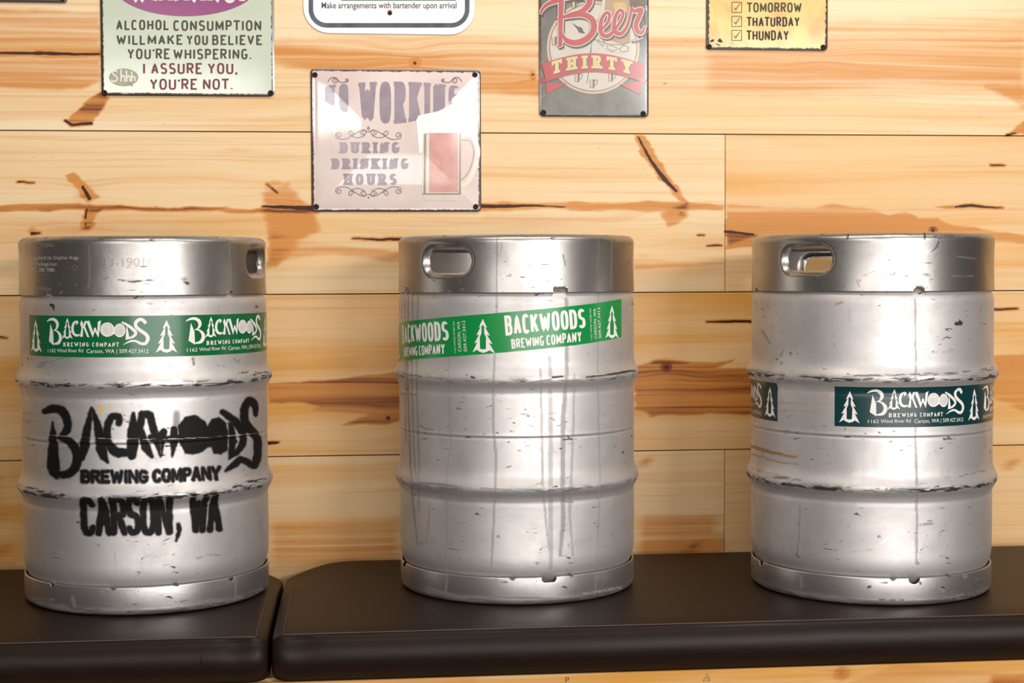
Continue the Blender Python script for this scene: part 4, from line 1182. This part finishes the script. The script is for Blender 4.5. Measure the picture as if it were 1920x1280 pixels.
# ------------------------------------------------------------------ signs
SCREW = paint_mat('black_screw', rgb(38, 32, 30), .35, .6)
SLOT = paint_mat('screw_recess', rgb(8, 7, 7), .6)
def rrect(x0, x1, z0, z1, r, kc=7, ms=14):
    """closed rounded rectangle, fixed vertex count"""
    pts = []
    for (cx, cz, a0) in ((x1 - r, z0 + r, -90), (x1 - r, z1 - r, 0), (x0 + r, z1 - r, 90), (x0 + r, z0 + r, 180)):
        for i in range(kc + 1):
            a = math.radians(a0 + 90 * i / kc); pts.append((cx + r * math.cos(a), cz + r * math.sin(a)))
    out = []
    n = len(pts)
    for i in range(n):
        a, b = pts[i], pts[(i + 1) % n]
        if i % (kc + 1) == kc:
            for j in range(ms): out.append((a[0] + (b[0] - a[0]) * j / ms, a[1] + (b[1] - a[1]) * j / ms))
        else: out.append(a)
    return out
class Sign:
    def __init__(s, px0, px1, pyt, pyb, label, mat, r=.008, prof=None, name='tin_sign'):
        ym = max(min((pyt + pyb) / 2, 640), 0)
        xm = (px0 + px1) / 2
        s.x0 = wall_at(px0, max(0, min(ym, pyb)))[0]; s.x1 = wall_at(px1, max(0, min(ym, pyb)))[0]
        s.z1 = wall_at(xm, pyt)[2]; s.z0 = wall_at(xm, pyb)[2]
        s.root = empty(name, ((s.x0 + s.x1) / 2, 0, s.z0), label, 'sign', 'bar signs screwed to the plank wall')
        s.prof = prof or (lambda d: .0035 + .001 * min(1, d / .004))
        hmin = min(s.x1 - s.x0, s.z1 - s.z0) / 2
        ds = [0, 0, .0006, .0015, .003, .0045, .006, .008, .011, .015, .02, .027, .035, .045, .056, .068, .08, .092, .104, .116, .128]
        ds = [d for d in ds if d < hmin * .93] + [hmin * .96]
        V, Eg = [], []
        for i, d in enumerate(ds):
            ring = rrect(s.x0 + d, s.x1 - d, s.z0 + d, s.z1 - d, max(r - d, .0006))
            h = 0.0003 if i == 0 else s.prof(d)
            for x, z in ring: V.append((x, -h, z)); Eg.append(d)
        n = len(V) // len(ds)
        f = grid_faces(n, len(ds), True).tolist()
        f.append([(len(ds) - 1) * n + i for i in range(n)])
        f.append(list(range(n))[::-1])
        V = np.array(V) - np.array(s.root.location)
        me = mesh_np('plate', V, f); set_attr(me, 'edge', np.array(Eg))
        s.plate = link('plate', me, mat, s.root)
        md = s.plate.modifiers.new('edges', 'EDGE_SPLIT'); md.split_angle = math.radians(40)
    def h(s, x, z):
        d = min(x - s.x0, s.x1 - x, z - s.z0, s.z1 - z)
        return s.prof(max(d, 0))
    def mp(s, x, y, l):
        p = wall_at(x, y); p = wall_at(x, y, -s.h(p[0], p[2]))
        p[0] = min(max(p[0], s.x0 + .0005), s.x1 - .0005)
        return np.array([p[0], -s.h(p[0], p[2]) - .0003 - l, p[2]])
    def print_(s, name, art, mats, step=None, label=None):
        art.build(name, s.root, s.mp, mats, step=step, lift=.00020, label=label)
    def screw(s, px, py, r=.0052):
        p = s.mp(px, py, 0)
        loc = (p[0] - s.root.location[0], p[1], p[2] - s.root.location[2])
        o = lathe('screw', [(r, -.0012), (r, .0004), (r * .82, .0016), (r * .45, .0020), (r * .42, .0008), (.0001, .0006)], 20, SCREW, s.root, loc, 'Y')

# white tin sign, WARNING
S1m = plate_mat('white_tin', rgb(186, 196, 176), rgb(178, 186, 164), .28, .0042, .4, .55, 8)
s1 = Sign(188.5, 513.5, -255, 180.5, 'pale green-white tin sign ending YOU\'RE NOT, with a purple oval above', S1m, .011)
PUR = paint_mat('purple_ink', rgb(138, 42, 110), .25, coat=.4, var=.08); OLV = paint_mat('olive_ink', rgb(62, 45, 24), .4, var=.2); MAR = paint_mat('maroon_ink', rgb(108, 16, 44), .4); WHT = paint_mat('white_ink', rgb(226, 224, 214), .4); BUB = paint_mat('bubble_ink', rgb(160, 158, 134), .4, var=.2)
A = Art(); A.add(fill(ellipse(348, -32, 138, 62.5, 64)), 1, 0); A.add(caps('WARNING!', 243, 456, -46, 6, 11, 10, space=.22), 2, 1)
s1.print_('warning_oval', A, [PUR, WHT], 20)
A = Art()
A.add(caps('ALCOHOL', 218, 316, 37, 56.5, 3.5, 3.2, space=.30), 1, 0).add(caps('CONSUMPTION', 325, 490, 38, 58, 3.5, 3.2, space=.28), 1, 0)
A.add(caps('WILL', 218.5, 272, 65, 84, 3.5, 3.2, space=.30), 1, 0).add(caps('MAKE', 277, 342, 65, 84, 3.5, 3.2, space=.28), 1, 0).add(caps('YOU', 350, 390, 65.5, 84.5, 3.5, 3.2, space=.28), 1, 0).add(caps('BELIEVE', 398, 491, 65.5, 84.5, 3.5, 3.2, space=.30), 1, 0)
A.add(caps("YOU'RE", 239, 318, 91, 111, 3.5, 3.2, space=.26), 1, 0).add(caps('WHISPERING.', 325, 471, 91.5, 111.5, 3.5, 3.2, space=.27), 1, 0)
A.add(caps('I ASSURE YOU,', 268, 445, 118, 139, 3.8, 3.4, space=.24, word=.55), 1, 1).add(caps("YOU'RE NOT.", 281, 436, 147.5, 168.5, 3.8, 3.4, space=.24, word=.55), 1, 1)
s1.print_('lettering', A, [OLV, MAR], 20)
A = Art(); A.add(fill(ellipse(232, 145, 27.5, 16.5, 40)), 1, 0); A.add(fill([(241, 158), (250, 163), (247, 155)]), 1, 0)
for x, st in ((0, [(220, 134), (213, 133), (211, 138), (218, 143), (220, 149), (214, 153), (208, 150)]), (1, [(227, 130), (227, 153)]), (2, [(227, 146), (231, 142), (234, 145), (234, 153)]), (3, [(237, 132), (238, 153)]), (4, [(238, 146), (242, 142), (244, 146), (244, 153)]), (5, [(247, 134), (247, 153)]), (6, [(247, 146), (250, 143), (253, 146), (253, 152)])):
    A.add(ribbon(smooth_pts(st, 4), 2.6, 2.6), 2, 1)
s1.print_('speech_bubble', A, [BUB, WHT], 20)
s1.screw(196, 174); s1.screw(507.5, 174.5)

# sign at the upper left corner, only its lower edge shows
S2m = plate_mat('dark_tin', rgb(120, 128, 70), rgb(60, 54, 40), .4, .006, .3, 1.2, 40)
s2 = Sign(-95, 126.5, -260, 4.5, 'dark-rimmed tin sign cut off by the top left corner of the photo', S2m, .006)
s2.screw(117, -3.5)

# white parking-style sign
S3m = plate_mat('white_aluminium', rgb(238, 238, 238), rgb(230, 230, 232), .35, .0001, .2, .0, 10)
s3 = Sign(568.5, 890, -420, 64, 'white rounded metal sign with dark inner border, about making arrangements with bartender', S3m, .047, prof=lambda d: .0022 + .0004 * min(1, d / .001))
GRY = paint_mat('blue_grey_ink', rgb(78, 84, 92), .3, var=.25, coat=.3); CHR = paint_mat('charcoal_ink', rgb(48, 52, 52), .45); GRN = paint_mat('green_ink', rgb(40, 110, 60), .45)
A = Art()
cor = 30
path = [(583, -400), (583, 47.5 - cor)] + [(583 + cor - cor * math.cos(a), 47.5 - cor + cor * math.sin(a)) for a in np.linspace(0, math.pi / 2, 10)] + [(876 - cor + cor * math.sin(a), 47.5 - cor + cor * math.cos(a)) for a in np.linspace(0, math.pi / 2, 10)] + [(876, -400)]
A.add(ribbon(path, 8.5, 8.5), 1, 0)
s3.print_('border_line', A, [GRY], 30)
A = Art(); A.add(sans('Make arrangements with bartender upon arrival', 603, 856, 3.5, 15.5, .008), 1, 0); A.add([[(640, -3), (855, -3), (855, 1.2), (640, 1.2)]], 1, 1)
s3.print_('lettering', A, [CHR, GRN], 30)
ORG = paint_mat('bare_wood_ring', rgb(214, 150, 90), .5)
A = Art(); A.add(fill(ellipse(731, 21.5, 4.6, 4, 16)), 1, 0); s3.print_('screw_hole', A, [ORG])
s3.screw(731, 24.5, .0042)

# NO WORKING DURING DRINKING HOURS
def dome4(d):
    return .003 + .0010 * min(1, d / .003) + .0125 * (1 - math.exp(-max(d - .006, 0) / .055))
S4m = plate_mat('cream_tin', rgb(220, 203, 196), rgb(208, 186, 180), .5, .004, .9, .55, 6, .06)  # plate and inks paled, the room's hazy reflection put into their colour
s4 = Sign(583.5, 901.5, 130, 397, 'glossy cream tin sign with a beer mug, reading WORKING DURING DRINKING HOURS', S4m, .008, prof=dome4)
P4 = lambda x, y: (540 + x / 3.0475, y / 3.0475)
LIL = paint_mat('lilac_grey_ink', rgb(150, 136, 146), .5, var=.1, coat=.6); BEER = paint_mat('beer_ink', rgb(206, 150, 140), .5, var=.12, coat=.7); FOAM = paint_mat('foam_ink', rgb(240, 236, 232), .5, var=.02, coat=.7); GLS = paint_mat('glass_ink', rgb(214, 204, 190), .5, var=.05, coat=.7); GLD = paint_mat('glass_shade_ink', rgb(150, 132, 118), .5, var=.1, coat=.6); SCR = paint_mat('scroll_ink', rgb(122, 104, 104), .5, coat=.5)
A = Art()
def arch4(x, y):
    u = (x - 590) / 380
    top = 466 + 25 * u * u; bot = 706 - 130 * u * u
    return P4(x, top + (bot - top) * y)
A.add(caps('NO', 205, 352, 0, 240, 30, 30, serif=12, space=.16, maxseg=10, warp=lambda x, y: arch4(x, y / 240), sh=26), 1, 0)
A.add(caps('WORKING', 402, 985, 0, 240, 32, 28, serif=8, space=.15, maxseg=10, warp=lambda x, y: arch4(x, y / 240), sh=24), 1, 0)
def c4(t, x0, x1, y0, y1):
    return [[P4(*p) for p in q_] for q_ in caps(t, x0, x1, y0, y1, 20, 14, serif=9, space=.17, maxseg=12, sh=12)]
A.add(c4('DURING', 293, 642, 812, 875), 1, 0).add(c4('DRINKING', 246, 693, 904, 966), 1, 0).add(c4('HOURS', 316, 627, 992, 1056), 1, 0)
s4.print_('lettering', A, [LIL], 10)
def curl(cx, cy, r, a0, turns, k=1, n=26):
    return [(cx + r * (1 - .75 * i / n) * math.cos(math.radians(a0 + k * turns * 360 * i / n)), cy + r * (1 - .75 * i / n) * math.sin(math.radians(a0 + k * turns * 360 * i / n))) for i in range(n + 1)]
A = Art()
def sc(pts, w_=4): A.add(ribbon([P4(*p) for p in pts], w_ / 3.05, w_ / 3.05, maxseg=6), 1, 0)
for yy, sg in ((775, 1), (1088, -1)):
    A = Art()
    for mx in (-1, 1):
        f = lambda pts: [(460 + mx * (x - 460), yy + sg * (y - yy)) for x, y in pts]
        sc(f(smooth_pts([(460, yy - 22), (500, yy - 30), (545, yy - 5), (590, yy + 20), (640, yy + 15), (645, yy - 8)])))
        sc(f(curl(630, yy - 2, 18, 0, 1.2, -1))); sc(f(curl(488, yy - 22, 20, 0, 1.3, 1))); sc(f(curl(560, yy - 18, 18, 180, 1.2, -1))); sc(f(smooth_pts([(480, yy - 2), (520, yy + 12), (560, yy + 2)])))
    sc([(460, yy - 48 * sg - 6), (466, yy - 42 * sg), (460, yy - 36 * sg + 2), (454, yy - 42 * sg), (460, yy - 48 * sg - 6)], 5)
    s4.print_('scroll_ornament', A, [SCR], 12)
for mx in (0, 1):
    A = Art()
    f = lambda pts: [(x if not mx else 1222 - x, y) for x, y in pts]
    sc(f(curl(268, 458, 18, 0, 1.2, 1)), 5); sc(f(smooth_pts([(228, 468), (245, 446), (272, 444), (300, 470), (330, 468), (345, 455)])), 5); sc(f(curl(335, 458, 11, 90, 1.1, -1)), 5)
    s4.print_('scroll_ornament', A, [SCR], 12)
A = Art()
def pf(pts, ly, mt): A.add(fill([P4(*p) for p in pts]), ly, mt)
pf([(768, 755), (988, 755), (986, 1110), (970, 1145), (780, 1145), (764, 1110)], 1, 2)
pf([(808, 758), (972, 758), (972, 1098), (806, 1098)], 2, 0)
pf([(778, 758), (790, 758), (786, 1105), (774, 1105)], 2, 3); pf([(978, 758), (988, 758), (988, 1105), (976, 1105)], 2, 3)
pf([(768, 1104), (985, 1104), (982, 1112), (770, 1112)], 3, 3)
A.add(ribbon([(P4(x, y)[0], P4(x, y)[1]) for x, y in smooth_pts([(990, 772), (1050, 775), (1082, 840), (1078, 920), (1050, 1000), (1018, 1048), (988, 1060)])], 9, 9, maxseg=6), 1, 2)
A.add(ribbon([(P4(x, y)[0], P4(x, y)[1]) for x, y in smooth_pts([(990, 800), (1040, 805), (1062, 860), (1055, 920), (1030, 985), (990, 1030)])], 1.6, 1.6, maxseg=6), 2, 3)
pf([(732, 690), (745, 660), (860, 635), (930, 600), (1000, 560), (1050, 555), (1085, 600), (1088, 700), (1070, 752), (985, 760), (790, 760), (770, 770), (768, 860), (760, 878), (748, 870), (742, 800)], 4, 1)
s4.print_('beer_mug', A, [BEER, FOAM, GLS, GLD], 4)
for p in ((590.5, 140.5), (890.5, 140.5), (593, 387.5), (892, 387.5)): s4.screw(*p)

# beer thirty
S5m = plate_mat('grey_green_tin', rgb(112, 111, 100), rgb(92, 90, 80), .4, .0028, .35, .45, 18)
s5 = Sign(1010.5, 1215.5, -90, 219.5, 'grey-green tall tin sign with a red Beer THIRTY clock face', S5m, .008)
P5 = lambda x, y: (980 + x / 5.333, y / 5.333)
RED = paint_mat('red_ink', rgb(206, 84, 84), .35, var=.08, coat=.3); CRM = paint_mat('cream_ink', rgb(226, 216, 202), .35, var=.04, coat=.3); RNG = paint_mat('pinkish_ink', rgb(226, 196, 166), .35, var=.04, coat=.3); SHD = paint_mat('brown_grey_ink', rgb(96, 78, 72), .35, var=.08, coat=.3); YEL = paint_mat('beer_yellow_ink', rgb(222, 190, 110), .35, var=.1, coat=.3); AMB = paint_mat('amber_ink', rgb(196, 160, 120), .35, var=.1, coat=.3); OUT = paint_mat('outline_ink', rgb(238, 226, 210), .35, var=.03, coat=.3); LYL = paint_mat('letter_yellow_ink', rgb(240, 218, 150), .35, var=.06, coat=.3); SLT = paint_mat('slate_ink', rgb(104, 104, 122), .35, var=.05, coat=.3); BRN = paint_mat('dark_brown_ink', rgb(120, 92, 70), .35, var=.1, coat=.3)
for m_ in (RED, CRM, RNG, SHD, YEL, AMB, OUT, LYL, SLT, BRN):
    for n_ in m_.node_tree.nodes:
        if n_.type == 'MIX':
            for q_ in (6, 7):
                c_ = n_.inputs[q_].default_value; n_.inputs[q_].default_value = (c_[0] * .66, c_[1] * .66, c_[2] * .66, 1)
M5 = [RED, CRM, RNG, SHD, YEL, AMB, OUT, LYL, SLT, BRN]
def t5(q): return [[P5(*p) for p in poly] for poly in q]
def clip5(poly): return poly
A = Art()
A.add(t5(fill(ellipse(705, 475, 464, 464, 72))), 1, 2).add(t5(fill(ellipse(705, 475, 430, 430, 72))), 2, 1)
e = ellipse(705, 475, 436, 436, 72); A.add(t5(ribbon(e + [e[0]], 5, 5)), 3, 3)
for cx, cy in ((705, 835), (555, 775), (890, 770), (325, 410), (525, 40)):
    A.add(t5(fill([(cx - 34, cy - 42), (cx + 14, cy - 42), (cx + 10, cy + 42), (cx - 30, cy + 42)])), 3, 2)
    A.add(t5(fill([(cx - 4, cy - 42), (cx + 14, cy - 42), (cx + 10, cy + 42), (cx - 4, cy + 42)])), 4, 9)
    A.add(t5(ribbon(smooth_pts([(cx + 12, cy - 28), (cx + 38, cy - 34), (cx + 36, cy), (cx + 12, cy + 22)]), 5, 5)), 4, 3)
    A.add(t5(ribbon([(cx - 34, cy - 42), (cx - 30, cy + 42), (cx + 10, cy + 42)], 4, 4)), 4, 3)
A.add(t5(fill([(490, 230), (560, 270), (590, 275), (605, 310), (625, 335), (600, 335), (560, 325), (545, 290)])), 3, 3)
A.add(t5(fill([(690, 415), (672, 530), (684, 530)])), 3, 3); A.add(t5(ribbon([(658, 722), (642, 830)], 6, 6)), 3, 3)
s5.print_('clock_face', A, M5, 20)
A = Art()
A.add(t5(fill([(800, -20), (1065, -20), (1090, 410), (1068, 515), (1000, 535), (850, 515), (715, 395), (765, 160)])), 5, 1)
A.add(t5(fill([(830, -20), (1060, -20), (1075, 420), (1000, 450), (880, 405), (800, 330), (810, 160)])), 6, 5)
A.add(t5(fill([(900, 30), (1010, 20), (1040, 60), (1060, 200), (1020, 300), (960, 280), (930, 160)])), 7, 4)
A.add(t5(fill([(1062, -20), (1215, -20), (1225, 100), (1160, 230), (1085, 270)])), 6, 9)
A.add(t5(ribbon(smooth_pts([(1225, 60), (1240, 260), (1205, 380), (1090, 420)]), 34, 34)), 6, 8); A.add(t5(ribbon(smooth_pts([(1236, 270), (1200, 372), (1095, 412)]), 10, 10)), 7, 1)
for st in ([(745, 400), (790, 380), (820, 430), (800, 460), (745, 400)], [(835, 450), (900, 460), (955, 490), (900, 515), (850, 490), (835, 450)], [(965, 490), (1010, 455), (1060, 470), (1050, 510), (990, 520), (965, 490)], [(720, 395), (850, 440), (1000, 450), (1080, 420)]):
    A.add(t5(ribbon(st, 5, 5)), 7, 3)
s5.print_('beer_mug', A, M5, 20)
A = Art()
A.add(t5(fill([(175, 790), (215, 772), (250, 830), (440, 832), (245, 942), (232, 880), (235, 825), (178, 822)])), 5, 0); A.add(t5(fill([(1240, 800), (1200, 772), (1160, 820), (965, 845), (1172, 945), (1178, 880), (1190, 830), (1240, 822)])), 5, 0)
up = [(185 + 1040 * i / 24, 640 - 112 * math.sin(math.pi * i / 24) ** 1.0 + 10 * i / 24) for i in range(25)]
dn = [(235 + 945 * i / 24, 818 - 95 * math.sin(math.pi * i / 24) - 2 * i / 24) for i in range(25)]
A.add(t5([[up[i], up[i + 1], dn[i + 1], dn[i]] for i in range(24)]), 8, 0)
def arch5(x, y):
    u = (x - 690) / 400
    return P5(x, 555 + 62 * u * u * (1 if x > 690 else 1.0) + 130 * y - (0 if y < .5 else 0))
for dx, dy, ly, mt in ((7, 9, 9, 8), (0, 0, 10, 7)):
    A.add(caps('THIRTY', 288 + dx, 1098 + dx, dy, 130 + dy, 36, 30, serif=26, space=.34, maxseg=20, warp=lambda x, y: arch5(x, y / 130), sh=26), ly, mt)
s5.print_('ribbon_banner', A, M5, 20)
A = Art()
Bst = [smooth_pts([(180, 150, 6), (190, 105, 24), (240, 50, 36), (330, 10, 48), (430, -25, 52), (580, -40, 56), (665, -5, 58), (650, 60, 58), (580, 120, 50), (470, 150, 36), (340, 192, 14)]),
       smooth_pts([(345, 192, 16), (480, 158, 40), (600, 148, 52), (685, 190, 58), (712, 270, 60), (680, 350, 60), (600, 412, 62), (510, 430, 60), (430, 400, 44), (400, 340, 10)]),
       [(385, 10, 52), (378, 200, 46), (374, 455, 40), (352, 475, 6)],
       smooth_pts([(755, 305, 14), (800, 285, 24), (855, 215, 30), (866, 150, 30), (835, 130, 30), (790, 190, 36), (775, 290, 42), (800, 352, 44), (860, 358, 40), (925, 290, 28), (985, 200, 28), (1000, 125, 30), (965, 105, 30), (925, 170, 36), (910, 270, 42), (935, 330, 44), (985, 335, 40), (1040, 270, 30), (1075, 150, 24), (1085, 70, 22)]),
       smooth_pts([(1085, 75, 20), (1110, 112, 34), (1180, 100, 44), (1160, 170, 46), (1130, 250, 46), (1148, 318, 46), (1192, 325, 34), (1228, 255, 8)])]
def grow(st, g): return [(p[0], p[1], p[2] + g) for p in st]
for st in Bst: A.add(t5(ribbon([(x + 14, y + 16, w_ + 16) for x, y, w_ in st], 1, 1)), 11, 3)
for st in Bst: A.add(t5(ribbon(grow(st, 18), 1, 1)), 12, 6)
for st in Bst: A.add(t5(ribbon(st, 1, 1)), 13, 0)
s5.print_('lettering', A, M5, 20, label='red script lettering with cream outline')
s5.screw(1019, 211); s5.screw(1206, 213)

# yellow checklist sign
S6m = plate_mat('yellow_tin', rgb(208, 186, 98), rgb(190, 136, 56), .4, .0038, .2, .8, 9)
s6 = Sign(1324, 1551, -246, 94.5, 'mottled yellow tin sign with ticked boxes for TOMORROW, THATURDAY and THUNDAY', S6m, .008)
P6 = lambda x, y: (1280 + x / 6, y / 6)
DGN = paint_mat('dark_green_ink', rgb(70, 70, 14), .6, var=.3); DBR = paint_mat('rust_brown_ink', rgb(44, 22, 6), .6, var=.2)
A = Art()
for tx, x0, x1, y0, y1, mt in (('TOMORROW', 725, 1338, 28, 140, 0), ('THATURDAY', 722, 1315, 190, 300, 1), ('THUNDAY', 720, 1192, 342, 455, 1)):
    A.add([[P6(*p) for p in q_] for q_ in caps(tx, x0, x1, y0, y1, 18, 17, space=.2, maxseg=20)], 1, mt)
s6.print_('lettering', A, [DGN, DBR], 20)
A = Art()
for yb in (26, 184, 341):
    A.add([[P6(*p) for p in q_] for q_ in ribbon([(553, yb), (663, yb), (663, yb + 114), (553, yb + 114), (553, yb)], 6, 6)], 1, 0)
    A.add([[P6(*p) for p in q_] for q_ in ribbon([(577, yb + 58, 6), (597, yb + 86, 14), (622, yb + 44, 8), (650, yb + 8, 4)], 6, 6)], 1, 0)
s6.print_('check_box', A, [DBR], 20)
A = Art()
for p in ([(300, 465), (330, 445), (355, 440), (350, 465), (325, 475)], [(390, 460), (415, 430), (440, 450), (450, 480), (410, 475)], [(365, 485), (410, 500), (430, 515), (400, 512)], [(545, 490), (555, 475), (552, 500)]):
    A.add([[P6(*p_) for p_ in q_] for q_ in fill(p)], 1, 0)
s6.print_('rust_spot', A, [DBR])
s6.screw(1329.5, 87.5); s6.screw(1543.5, 88.5)
